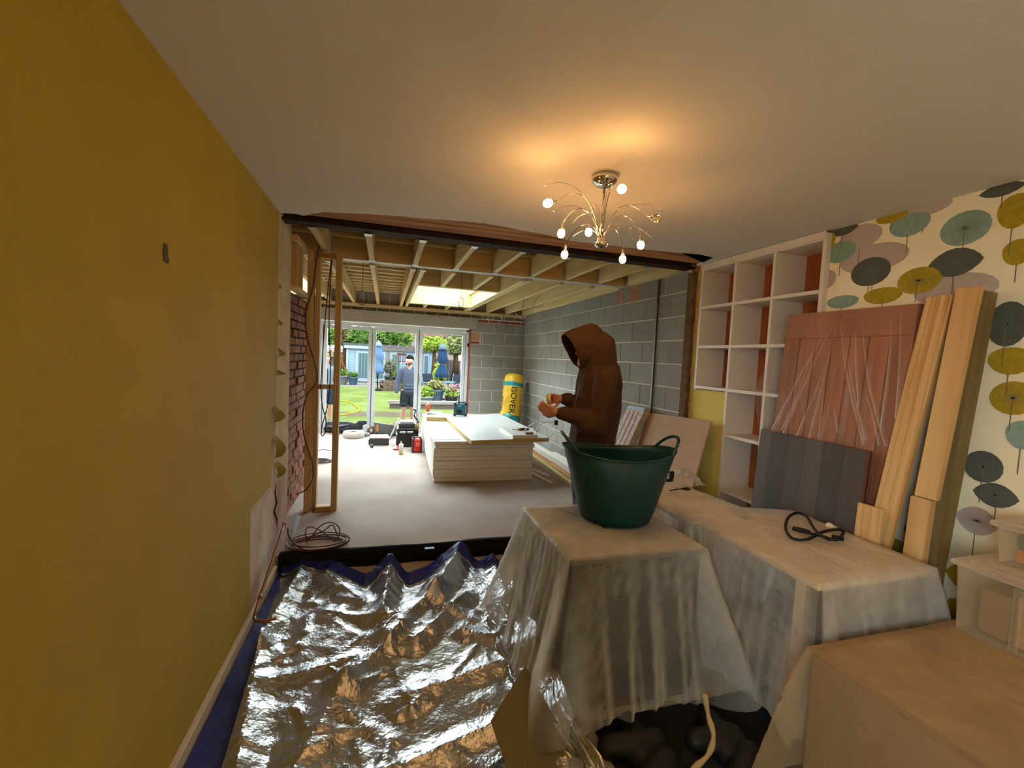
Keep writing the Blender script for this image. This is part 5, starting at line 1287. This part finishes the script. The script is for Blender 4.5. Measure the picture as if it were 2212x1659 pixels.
for k in (-.02, .02): tube('drawstring', catmull([P_(1262, 796, Yc)+Vector((-.02, k-.06, 0)), P_(1259, 808, Yc)+Vector((-.03, k-.06, 0)), P_(1261, 822, Yc)+Vector((-.035, k-.06, 0))], 4), .0035, M('cord_grey', S(80, 76, 70), .8), hoodie, 6)
tube('zip_edge', catmull([P_(1252, 830, Yn+.06), P_(1243, 870, Yn+.05), P_(1238, 900, Yn+.05)], 5), .0025, M('zip_grey', S(120, 112, 100), .5), hoodie, 6)
trs = [(hip+Vector((0, 0, .0)), .135, hip+Vector((0, 0, -.08)), .14, (1, 1.2, 1))]
for s, fo_ in ((-1, -.06), (1, .08)):
    hj = hip+Vector((-.02, s*.09, -.06)); kn_ = Vector((hip.x+fo_*.6-.03, fy+s*.10, .40)); an = Vector((hip.x+fo_, fy+s*.10, FZ+.06))
    trs += [(hj, .115, kn_, .088), (kn_, .088, an, .065)]
blob('trousers', trs, .014, m_trs, wk, 3, [((0, 0, FZ+.055), (0, 0, -1))])
for s, fo_ in ((-1, -.06), (1, .08)):
    an = Vector((hip.x+fo_, fy+s*.10, FZ)); blob('boot', [(an+Vector((.02, 0, .06)), .052, an+Vector((-.05, 0, .06)), .05), (an+Vector((0, 0, .05)), .045, an+Vector((-.17, 0, .042)), .040)], .01, m_black, wk, 2, [((0, 0, FZ+.002), (0, 0, -1))])
p = P_(1188, 862, 2.74)
tr_ = thing('tape_reel', 'small white and orange reel held in the hooded person\'s hands', 'reel', p)
lathe('reel', [(.014, -.014), (.036, -.014), (.038, 0), (.036, .014), (.014, .014)], p, M('cream_reel', S(230, 196, 160), .5), tr_, 24, (.75, -.6, .2), close=False)
lathe('red_label', [(.012, .0145), (.028, .0155)], p, M('red_label', S(190, 50, 40), .5), tr_, 20, (.75, -.6, .2), close=False)

# --- people in the garden
GARDEN = True
GZ = -.38
def standing(label, pos, face, H, mt, mb_, hair, look, arms, shoes, hoodcol=None, inner=None):
    t = thing('person', label, 'person', pos); k = H/1.78; ca_, sa_ = math.cos(face), math.sin(face); pos = Vector(pos)
    def T(x, y, z): return pos+Vector((x*ca_-y*sa_, x*sa_+y*ca_, z))*1.0 if False else pos+Vector(((x*ca_-y*sa_)*k, (x*sa_+y*ca_)*k, z*k))
    # local frame: the person faces -y
    hc = (0, -.01, 1.655)
    lx, ly = math.sin(look), -math.cos(look)
    hp = lambda f, s_, u: T(hc[0]+lx*f-ly*s_, hc[1]+ly*f+lx*s_, hc[2]+u)
    b = [(hp(-.01, 0, .03), .092*k, hp(.02, 0, .0), .085*k), (hp(.02, 0, -.01), .08*k, hp(.035, 0, -.075), .055*k), (hp(.085, 0, .0), .010*k, hp(.105, 0, -.03), .014*k), (hp(.085, 0, -.062), .012*k, hp(.083, 0, -.066), .013*k),
         (hp(.0, .085, 0), .02*k, hp(0, .085, -.035), .014*k), (hp(.0, -.085, 0), .02*k, hp(0, -.085, -.035), .014*k), (hp(.078, .03, .025), .011*k, hp(.078, -.03, .025), .011*k),
         (T(0, 0, 1.58), .058*k, T(0, .01, 1.46), .062*k), (T(0, .01, 1.38), .12*k, T(0, .01, 1.0), .12*k)]
    sl = []
    for s_ in (-1, 1):
        sh = T(s_*.185, .01, 1.42); A = arms[0 if s_ < 0 else 1]
        el, wr = T(s_*A[0], A[1], A[2]), T(s_*A[3], A[4], A[5])
        b += [(sh, .048*k, el, .038*k), (el, .038*k, wr, .026*k)]
        dv = (wr-el).normalized(); b += hand_segs(wr, dv, T(-s_, -.2, 0)-T(0, 0, 0), .35, 1 if s_ < 0 else -1, k)
        sl += [(sh, .078*k, el, .064*k), (el, .064*k, wr-dv*.02, .046*k)]
        hj, kn_, an = T(s_*.09, 0, .93), T(s_*.105, -.01, .50), T(s_*.115, .02, .09)
        b += [(hj, .085*k, kn_, .056*k), (kn_, .056*k, T(s_*.112, .02, .32), .056*k), (T(s_*.112, .02, .32), .056*k, an, .036*k), (an, .036*k, T(s_*.125, -.13, .035), .03*k)]
    blob('body', b, .009, m_gskin, t, 2)
    tops = [(T(0, .01, 1.36), .135*k, T(0, .01, 1.15), .135*k, (1.28, 1, 1)), (T(0, .01, 1.15), .135*k, T(0, .0, .93), .14*k, (1.2, 1, 1)), (T(-.1, .01, 1.42), .07*k, T(.1, .01, 1.42), .07*k)] + sl
    top = blob('hooded_top', tops, .014, mt, t, 3)
    blob('hood', [(T(-.06, .06, 1.47), .06*k, T(.06, .06, 1.47), .06*k), (T(-.08, .0, 1.47), .045*k, T(-.03, -.07, 1.43), .035*k), (T(.08, .0, 1.47), .045*k, T(.03, -.07, 1.43), .035*k)], .012, hoodcol or mt, t, 2)
    if inner:
        blob('shirt_front', [(T(0, -.11, 1.40), .035*k, T(0, -.125, 1.0), .03*k)], .012, inner, t, 1)
    else: blob('pouch_pocket', [(T(-.09, -.125, 1.0), .03*k, T(.09, -.125, 1.0), .03*k), (T(-.06, -.12, 1.07), .03*k, T(.06, -.12, 1.07), .03*k)], .012, mt, t, 1)
    sh_ = [(T(0, 0, .93), .135*k, T(0, 0, .86), .14*k, (1.2, 1, 1))]
    for s_ in (-1, 1): sh_ += [(T(s_*.08, 0, .88), .112*k, T(s_*.11, -.01, .60), .098*k)]
    blob('shorts', sh_, .014, mb_, t, 3, [(T(0, 0, .55), (0, 0, -1))])
    for s_ in (-1, 1):
        blob('sock', [(T(s_*.115, .02, .17), .046*k, T(s_*.115, .02, .07), .046*k)], .012, M('white_sock', G(150, 150, 152), .9), t, 1)
        blob('shoe', [(T(s_*.116, .04, .045), .046*k, T(s_*.126, -.15, .04), .042*k)], .012, shoes, t, 1, [(T(0, 0, .002), (0, 0, -1))])
    blob('hair', [(hp(-.025, 0, .045), .096*k, hp(.01, 0, .065), .082*k), (hp(-.05, 0, .0), .07*k, hp(-.04, 0, .05), .085*k)], .010, hair, t, 2)
    return t, hp, k
sc_ = .36   # garden colours are darkened to offset the bright exposure
g1 = aty(880, 918, 11.0)
t, hp, k = standing('bearded man in grey hooded top and dark shorts standing outside the glass doors', (g1.x, 11.0, GZ), .10, 1.80, M('blue_grey_jersey', G(92, 98, 116), .9, var=.08, vscale=14), M('charcoal_shorts', G(56, 60, 68), .9), M('dark_hair', G(44, 30, 22), .9), -.75,
   [(.27, .02, 1.13, .29, -.03, .88), (.25, .05, 1.14, .23, -.10, .92)], M('white_trainer', G(160, 160, 162), .7))
blob('beard', [(hp(.05, .03, -.07), .04*k, hp(.05, -.03, -.07), .04*k), (hp(.02, .065, -.05), .025*k, hp(.02, -.065, -.05), .025*k)], .010, M('brown_beard', G(92, 56, 38), .9), t, 1)
g2 = aty(702, 900, 11.4)
standing('fair-haired person in pale grey zipped top and navy shorts behind the stud frame', (g2.x, 11.4, GZ), .25, 1.76, M('pale_grey_jersey', G(126, 136, 146), .9), M('navy_shorts', G(54, 60, 80), .9), M('fair_hair', G(150, 124, 84), .9), -.2,
   [(.27, -.02, 1.14, .25, -.16, 1.02), (.27, .0, 1.13, .28, -.06, .88)], M('white_trainer', G(160, 160, 162), .7), None, M('dark_tee', G(40, 42, 46), .9))
# ================================================================== the garden
m_grass = M('lawn_grass', G(96, 110, 56), .9, col2=G(122, 132, 76), vscale=1.2, bump=.5, bscale=30, detail=8)
m_pave = M('paving', G(132, 128, 122), .85, var=.08, vscale=2, bump=.1)
m_soil = M('worn_soil', G(104, 92, 76), .9, var=.15, vscale=3)
structure(box('lawn', -30, 30, 9.7, 24.0, GZ-.3, GZ, m_grass))
pv = structure(box('paving_far', -30, 30, 24.0, 60, GZ-.3, GZ+.01, m_pave))
structure(box('paving_near', -30, 30, 8.62, 9.7, GZ-.3, GZ+.005, m_pave))
structure(box('foundation', -3.3, 3.3, 8.5, 8.66, GZ-.3, -.02, m_mortar))
gp = lambda x, y, z=GZ: atz(x, y, z)
# worn strip and hose
pts = [gp(*q)+Vector((0, 0, .02)) for q in [(729, 867), (745, 868), (760, 872), (772, 880), (776, 885), (772, 891), (755, 894), (740, 897), (729, 899)]]
tag(tube('garden_hose', catmull(pts, 5), .02, M('yellow_hose', G(196, 172, 40), .5), None, 6), 'yellow hose bent across the lawn', 'hose')
a, b = gp(780, 882), gp(850, 884)
vs = []; n = 30
for i in range(n):
    th_ = 2*math.pi*i/n; vs.append((.0+2.2*math.cos(th_)*(1+.2*ncol((i, 1), .7)), 13.6+.5*math.sin(th_)*(1+.3*ncol((i, 5), .8)), GZ+.004))
mesh('worn_patch', vs, [tuple(range(n))], m_soil, bpy.data.objects['lawn'])
# summerhouse
SY = 27.6; L_ = aty(748, 800, SY).x; R_ = aty(934, 800, SY).x
sh = thing('summerhouse', 'pale blue flat-roofed summerhouse with white glazed doors across the lawn', 'summerhouse', ((L_+R_)/2, SY+1, GZ))
m_bl = M('pale_blue_boards', G(152, 176, 200), .7); m_wh = M('white_joinery', G(172, 182, 190), .6); m_cur = M('pale_curtain', G(120, 138, 142), .8); m_gl = M('dim_glass', G(86, 108, 110), .15)
box('core', L_+.05, R_-.05, SY+.06, SY+2.5, GZ+.012, 1.72, m_bl, sh)
z = GZ+.02
while z < 1.66:
    box('cladding_board', L_, R_, SY, SY+.05, z, z+.135, m_bl, sh, .004); z += .145
box('corner_post', L_-.02, L_+.10, SY-.03, SY+.02, GZ+.012, 1.66, m_wh, sh)
box('fascia', L_-.15, R_+.1, SY-.2, SY+2.6, 1.62, 1.82, m_wh, sh)
box('roof', L_-.2, R_+.15, SY-.25, SY+2.7, 1.82, 1.93, M('grey_felt', G(96, 94, 96), .9), sh)
def gdoor(x0, x1, z0, z1):
    d = box('door', x0, x1, SY-.05, SY-.01, z0, z1, m_wh, sh)
    m_ = (x1-x0)*.16
    box('pane', x0+m_, x1-m_, SY-.06, SY-.052, z0+.22, z1-.14, m_gl, d)
    w_ = (x1-x0-2*m_)/7
    for i in range(4): box('curtain_fold', x0+m_+w_*2*i, x0+m_+w_*2*i+w_, SY-.07, SY-.062, z0+.24, z1-.16, m_cur, d)
for (a, b) in ((768, 800), (806, 832), (842, 868), (892, 910), (914, 926)):
    x0, x1 = aty(a, 800, SY).x, aty(b, 800, SY).x; gdoor(x0, x1, GZ+.05, 1.50)
# fences
def fence(label, a, b, h, mat, n):
    a = Vector(a); b = Vector(b); t = thing('garden_fence', label, 'fence', ((a.x+b.x)/2, (a.y+b.y)/2, GZ))
    d = (b-a)/n; s = Vector((-d.y, d.x, 0)).normalized()*.02
    for i in range(n):
        p, q = a+d*(i+.04), a+d*(i+.96)
        hh = h+.03*((i*7) % 3)
        hexa('fence_board', [p-s, q-s, q+s, p+s], [v+Vector((0, 0, hh)) for v in (p-s, q-s, q+s, p+s)], mat, t)
    for i in range(0, n+1, 8):
        p = a+d*i; box('post', p.x-.06, p.x+.06, p.y-.02, p.y+.1, GZ, GZ+h+.12, mat, t)
    return t
m_fg = M('grey_fence_wood', G(96, 92, 90), .85, var=.12, vscale=5, rnd=.12); m_fp = M('pale_fence_wood', G(130, 124, 112), .85, var=.1, vscale=5, rnd=.1)
fence('grey board fence left of the summerhouse', (-7.5, 28.5, GZ), (L_-.3, 28.5, GZ), 1.75, m_fg, 34)
fence('pale board fence running back on the right of the garden', (4.3, 17.5, GZ), (5.6, 30, GZ), 1.35, m_fp, 40)
fence('grey back fence beyond the summerhouse', (R_+.3, 31.5, GZ), (9.5, 31.5, GZ), 1.5, m_fg, 30)
# shingle-roofed log store and canes
x0 = aty(731, 790, 28.0).x
ls = thing('log_store', 'small shingle-roofed store beside the summerhouse', 'store', (x0-.2, 28.2, GZ))
box('store_body', x0-1.6, L_-.35, 28.0, 28.45, GZ, 1.05, m_fg, ls)
for k in range(6): box('roof_shingle', x0-1.7, L_-.3, 27.85+.08*k, 28.0+.08*k, 1.05+.09*k, 1.12+.09*k, M('tan_shingle', G(136, 118, 92), .9, var=.1, vscale=5), ls)
cn = gp(739, 818); cn = Vector((aty(738, 818, 27.3).x, 27.3, GZ+.012))
t = thing('cane_bundle', 'bundle of brown canes tied at the top beside the summerhouse', 'cane bundle', cn)
for k in range(9):
    a = 2*math.pi*k/9; tube('cane', catmull([cn+Vector((.30*math.cos(a), .25*math.sin(a), .02)), cn+Vector((.34*math.cos(a), .26*math.sin(a), .5)), cn+Vector((.04*math.cos(a), .04*math.sin(a), 1.15)), cn+Vector((.02*math.cos(a), 0, 1.6))], 4), .03, M('brown_cane', G(132, 88, 52), .8, rnd=.15), t, 5)
# foliage
def leaves(bm, c, rad, n, s, rr):
    for k in range(n):
        while True:
            v = Vector((rr.uniform(-1, 1), rr.uniform(-1, 1), rr.uniform(-1, 1)))
            if v.length <= 1: break
        v = v*(.55+.45*rr.random())
        p = Vector(c)+Vector((v.x*rad[0], v.y*rad[1], v.z*rad[2]))
        a = Vector((rr.uniform(-1, 1), rr.uniform(-1, 1), rr.uniform(-.6, .6))).normalized(); b = a.orthogonal().normalized()
        l, w_ = s*rr.uniform(.6, 1.3), s*.45
        f = [p-a*l*.5, p+b*w_*.5, p+a*l*.5, p-b*w_*.5]
        bm.faces.new([bm.verts.new(q) for q in f])
def tree(name, label, cat, base, blobs, mat, trunk, s, n, seed, trunkmat=None):
    rr = random.Random(seed); t = thing(name, label, cat, base); bm = bmesh.new()
    for c, rad in blobs: leaves(bm, c, rad, n, s, rr)
    me = bm_obj('foliage', bm, mat, t); me['kind'] = 'stuff'
    if trunk: tube('trunk', [Vector(base), Vector(base)+Vector((.05, 0, trunk*.5)), Vector(base)+Vector((0, 0, trunk))], [.16*s*4, .12*s*4, .05*s*4], trunkmat or M('bark', G(84, 66, 50), .9), t, 8)
    return t
m_g1 = M('leaf_green', G(70, 104, 48), .7, col2=G(120, 150, 70), vscale=3, rnd=0)
m_g2 = M('leaf_bright', G(116, 146, 48), .7, col2=G(160, 176, 76), vscale=4)
m_g3 = M('leaf_bronze', G(150, 128, 88), .7, col2=G(116, 136, 70), vscale=2)
m_pk = M('pink_blossom', G(186, 84, 120), .7, col2=G(120, 120, 70), vscale=2)
def T3(x, y, Y_): return aty(x, y, Y_)
def tr(name, label, px, rx, ry, Y_, mat, seed, n=900, s=.42, cat='tree'):
    c = T3(px[0], px[1], Y_); base = Vector((c.x, c.y, GZ+.01)); q = Y_/F*1.05
    bl = [((c.x, c.y, c.z), (rx*q, rx*q*.6, ry*q)), ((c.x-rx*q*.45, c.y-.3, c.z-ry*q*.35), (rx*q*.6, rx*q*.5, ry*q*.6)), ((c.x+rx*q*.45, c.y-.3, c.z-ry*q*.3), (rx*q*.6, rx*q*.5, ry*q*.65))]
    return tree(name, label, cat, base, bl, mat, max(.3, c.z-GZ), s, n, seed)
tr('garden_tree', 'round green tree behind the summerhouse, left of the middle door leaf', (783, 727), 26, 24, 32, m_g1, 1)
tr('garden_tree', 'broad green tree behind the summerhouse in the middle door leaf', (848, 722), 40, 28, 33, m_g1, 2, 1300)
tr('garden_tree', 'bronze-leaved tree behind the summerhouse next to the stud', (745, 722), 22, 26, 34, m_g3, 3)
tr('garden_tree', 'green tree at the far left seen between the studs', (700, 718), 24, 26, 30, m_g1, 4)
tr('climbing_shrub', 'bright green climber over the pergola behind the navy parasol', (938, 742), 26, 16, 24, m_g2, 5, 900, .3, 'shrub')
tr('garden_tree', 'tall loose tree above the right fence', (985, 738), 22, 30, 30, M('leaf_olive', G(100, 116, 70), .7, col2=G(150, 150, 96), vscale=3), 6)
tr('flowering_shrub', 'pink flowering shrub at the far left between the studs', (684, 735), 9, 16, 20, m_pk, 7, 500, .2, 'shrub')
tr('border_shrub', 'leafy shrub in front of the right fence by the navy parasol', (950, 800), 14, 22, 22, m_g2, 8, 500, .2, 'shrub')
# house beyond
hx = T3(900, 735, 52)
hs_ = thing('neighbour_house', 'brown-roofed house showing beyond the garden trees', 'house', (hx.x, 54, GZ))
box('house_wall', hx.x-3.0, hx.x+5, 53, 58, GZ+.012, 3.6, M('house_render', G(150, 132, 120), .9), hs_)
hexa('roof', [Vector((hx.x-3.5, 52.5, 3.6)), Vector((hx.x+5.5, 52.5, 3.6)), Vector((hx.x+5.5, 58.5, 3.6)), Vector((hx.x-3.5, 58.5, 3.6))], [Vector((hx.x-2.8, 55.4, 6.2)), Vector((hx.x+5, 55.4, 6.2)), Vector((hx.x+5, 55.6, 6.2)), Vector((hx.x-2.8, 55.6, 6.2))], M('brown_roof_tiles', G(104, 80, 70), .9, var=.12, vscale=3), hs_)
box('chimney', hx.x+1.0, hx.x+1.7, 55.2, 55.9, 5.8, 7.2, M('house_render', G(150, 132, 120), .9), hs_)
# parasols
def parasol(label, px, ptop, pbot, Y_, mat, mat2):
    top = T3(px, ptop, Y_); bot = T3(px, pbot, Y_); x = top.x
    t = thing('parasol', label, 'parasol', (x, Y_, GZ+.005)); hgt = top.z-bot.z
    lathe('pole', [(.03, GZ+.06), (.025, top.z-.05)], (x, Y_, 0), M('dark_pole', G(44, 46, 48), .5), t, 10)
    lathe('base', [(.24, 0), (.24, .05), (.06, .08)], (x, Y_, GZ+.005), M('dark_pole', G(44, 46, 48), .5), t, 20)
    # folded canopy with pleats
    bm = bmesh.new(); rings = []
    for u in range(9):
        f = u/8; r = .03+.17*math.sin(math.pi*min(1, f*.62+.05))*(1-.35*max(0, f-.7)) if f < .62 else [.10, .16, .21, .24][min(3, int((f-.62)*10))]
        if abs(f-.625) < .07: r = .07
        rings.append([bm.verts.new((x+r*(1+.25*math.cos(8*2*math.pi*k/32))*math.cos(2*math.pi*k/32), Y_+r*(1+.25*math.cos(8*2*math.pi*k/32))*math.sin(2*math.pi*k/32), top.z-hgt*f)) for k in range(32)])
    for A, B in zip(rings, rings[1:]):
        for k in range(32): bm.faces.new((A[k], A[(k+1) % 32], B[(k+1) % 32], B[k]))
    bm.faces.new(rings[0]); bm.faces.new(rings[-1][::-1])
    bm_obj('folded_canopy', bm, mat, t, True)
    lathe('crown_cap', [(.20, -.24), (.10, -.06), (.02, .03), (.004, .06)], (x, Y_, top.z), mat2, t, 16)
    tube('tie', [Vector((x+.09*math.cos(k*math.pi/8), Y_+.09*math.sin(k*math.pi/8), top.z-hgt*.62)) for k in range(16)], .012, mat2, t, 6, True)
parasol('closed pale blue parasol in front of the summerhouse', 818, 737, 806, 22.0, M('pale_blue_canvas', G(104, 132, 176), .8), M('pale_blue_cap', G(140, 160, 190), .8))
parasol('closed navy blue parasol standing among the garden chairs', 957, 742, 815, 18.0, M('navy_canvas', G(46, 70, 100), .8), M('grey_cap', G(110, 124, 140), .8))
# pergola
pg = thing('pergola', 'weathered wooden pergola in front of the summerhouse', 'pergola', (1.2, 24.8, GZ+.012))
m_pg = M('weathered_wood', G(126, 116, 112), .9)
a, b = T3(838, 800, 24.8).x, T3(950, 800, 24.8).x; zt_ = T3(845, 757, 24.8).z
for x in (a+.0, a+1.6, b): box('post', x-.07, x+.07, 24.75, 24.89, GZ+.012, zt_, m_pg, pg)
box('beam', a-.5, b+.5, 24.7, 24.78, zt_-.02, zt_+.16, m_pg, pg)
for k in range(9): box('rafter', a-.4+k*(b-a+.8)/8-.04, a-.4+k*(b-a+.8)/8+.04, 24.4, 26.6, zt_+.16, zt_+.30, m_pg, pg)
for s in (-1, 1): hexa('brace', [Vector((a, 24.78, zt_-.7)), Vector((a+.05, 24.78, zt_-.7)), Vector((a+.05, 24.84, zt_-.7)), Vector((a, 24.84, zt_-.7))], [Vector((a+s*.6, 24.78, zt_-.03)), Vector((a+.08+s*.6, 24.78, zt_-.03)), Vector((a+.08+s*.6, 24.84, zt_-.03)), Vector((a+s*.6, 24.84, zt_-.03))], m_pg, pg)
p = T3(868, 768, 24.6); lt = thing('hanging_lantern', 'small brown lantern hanging from the pergola', 'lantern', (p.x, 24.6, p.z-.3))
for k in range(4): box('bar', p.x-.2+.12*k, p.x-.17+.12*k, 24.58, 24.62, p.z-.3, p.z+.0, M('rust_brown', G(110, 62, 46), .7), lt)
box('cap', p.x-.24, p.x+.24, 24.55, 24.65, p.z+.0, p.z+.12, M('rust_brown', G(110, 62, 46), .7), lt); box('floor_plate', p.x-.22, p.x+.22, 24.55, 24.65, p.z-.34, p.z-.3, M('rust_brown', G(110, 62, 46), .7), lt)
# raised bed
a, b = gp(818, 845), gp(858, 847)
rbd = thing('raised_bed', 'low brown brick raised bed at the far edge of the lawn', 'raised bed', ((a.x+b.x)/2+.4, 22.3, GZ))
m_rbd = M('tan_walling', G(110, 92, 74), .9, var=.12, vscale=6, rnd=.12)
for r_ in range(4):
    for k in range(6): box('walling_block', a.x+k*.42+(.2 if r_ % 2 else 0), a.x+k*.42+.40+(.2 if r_ % 2 else 0), 21.9, 22.1, GZ+.002+.125*r_, GZ+.12+.125*r_, m_rbd, rbd)
box('soil', a.x+.05, a.x+2.6, 22.1, 23.0, GZ, GZ+.46, m_soil, rbd)
tr('bed_shrub', 'sparse grey-green shrub growing in the raised bed', (843, 790), 12, 16, 22.5, M('leaf_grey', G(120, 122, 100), .8, col2=G(96, 100, 74), vscale=3), 9, 300, .16, 'shrub')
# low white edging rail on the lawn
a, b = gp(838, 881), gp(996, 879)
er = thing('sleeper_edging', 'pale timber edging rail between lawn and patio', 'edging', ((a.x+b.x)/2, a.y, GZ))
box('rail', a.x, b.x, 15.0, 15.25, GZ+.16, GZ+.26, M('pale_rail', G(150, 140, 132), .8), er)
box('riser', a.x+.05, b.x, 15.05, 15.2, GZ, GZ+.16, M('brown_riser', G(104, 88, 76), .9), er)
structure(box('paving_patio', a.x+1.0, 9, 15.3, 23.9, GZ-.1, GZ+.03, m_pave))
# pots
def pot(label, px, py_, Y_, r, h, mat, leafmat, seed, fl=1.0, flower=None):
    c = T3(px, py_, Y_); z0 = GZ+.035 if Y_ < 24 and px > 880 else GZ+.012
    t = thing('plant_pot', label, 'plant pot', (c.x, Y_, z0))
    lathe('pot', [(r*.68, 0), (r*.74, .02), (r, h-.05), (r*1.08, h-.04), (r*1.08, h), (r*.92, h), (r*.9, h-.06)], (c.x, Y_, z0), mat, t, 22)
    rr = random.Random(seed); bm = bmesh.new(); leaves(bm, (c.x, Y_, z0+h+r*.5*fl), (r*1.25*fl, r*1.1*fl, r*.8*fl), 260, .16, rr)
    bm_obj('foliage', bm, leafmat, t)['kind'] = 'stuff'
    if flower:
        bm = bmesh.new(); leaves(bm, (c.x+r*.2, Y_-.1, z0+h+r*.9*fl), (r*fl, r*fl, r*.6*fl), 120, .12, rr); bm_obj('flowers', bm, flower, t)['kind'] = 'stuff'
m_pw = M('pale_stone_pot', G(138, 140, 140), .7); m_pb = M('blue_glazed_pot', G(96, 116, 138), .4)
pot('white stone pot left of the summerhouse door', 739, 822, 25.2, .31, .48, m_pw, m_g1, 11)
pot('smaller pale blue pot right beside the white stone pot', 763, 822, 25.3, .25, .42, m_pb, m_g1, 12)
pot('large blue glazed pot on the patio edge', 940, 850, 16.6, .32, .50, m_pb, m_g3, 13, 1.0)
pot('low pot of yellow-green leaves left of the blue glazed pot', 921, 850, 16.4, .26, .26, m_pw, m_g2, 14, 1.2)
pot('pot of pale pink flowers near the door jamb', 976, 850, 16.4, .24, .30, M('dark_pot', G(60, 58, 56), .7), m_g2, 15, 1.4, M('pale_pink_flower', G(170, 120, 130), .8))
pot('dark tub with dusty plant behind the raised bed', 851, 818, 24.0, .5, .6, M('dark_green_tub', G(62, 82, 84), .7), m_g1, 16, .4)
# chairs on the patio
def gchair(label, px, Y_, rot):
    c = T3(px, 840, Y_); z0 = GZ+.03; t = thing('garden_chair', label, 'garden chair', (c.x, Y_, z0))
    m_fr = M('pale_metal', G(120, 128, 134), .4, .4); m_sl = M('dark_sling', G(52, 60, 68), .8)
    R2 = Matrix.Rotation(rot, 3, 'Z'); W = lambda x, y, z: Vector((c.x, Y_, z0))+R2 @ Vector((x, y, z))
    hexa('seat_sling', [W(-.25, -.25, .42), W(.25, -.25, .42), W(.25, .22, .38), W(-.25, .22, .38)], [W(-.25, -.25, .44), W(.25, -.25, .44), W(.25, .22, .40), W(-.25, .22, .40)], m_sl, t)
    hexa('back_sling', [W(-.25, .22, .40), W(.25, .22, .40), W(.25, .25, .40), W(-.25, .25, .40)], [W(-.25, .42, 1.0), W(.25, .42, 1.0), W(.25, .45, 1.0), W(-.25, .45, 1.0)], m_sl, t)
    for s in (-1, 1):
        tube('side_frame', [W(s*.28, .45, 1.03), W(s*.28, .22, .40), W(s*.28, -.28, .44)], .022, m_fr, t, 6)
        tube('leg', [W(s*.28, -.25, .62), W(s*.28, .30, .01)], .022, m_fr, t, 6)
        tube('leg', [W(s*.28, .22, .62), W(s*.28, -.32, .01)], .022, m_fr, t, 6)
        tube('armrest', [W(s*.28, -.30, .62), W(s*.28, .32, .64)], .028, m_fr, t, 6)
gchair('dark sling garden chair between the blue pot and navy parasol', 934, 18.6, .5)
gchair('dark sling garden chair right of the navy parasol', 984, 18.9, -.5)
gchair('dark sling garden chair partly behind the middle door stile', 912, 19.6, .9)
gt = T3(957, 850, 18.0); t = thing('garden_table', 'round glass garden table around the parasol pole', 'garden table', (gt.x, 18.0, GZ+.03))
lathe('tabletop', [(.05, .72), (.5, .72), (.5, .74), (.05, .74)], (gt.x, 18, GZ+.03), M('pale_glass_top', G(110, 130, 136), .2), t, 28, close=False)
for k in range(4): a = math.pi/4+k*math.pi/2; tube('leg', [(gt.x+.4*math.cos(a), 18+.4*math.sin(a), GZ+.04), (gt.x+.3*math.cos(a), 18+.3*math.sin(a), GZ+.75)], .02, M('pale_metal', G(120, 128, 134), .4, .4), t, 6)
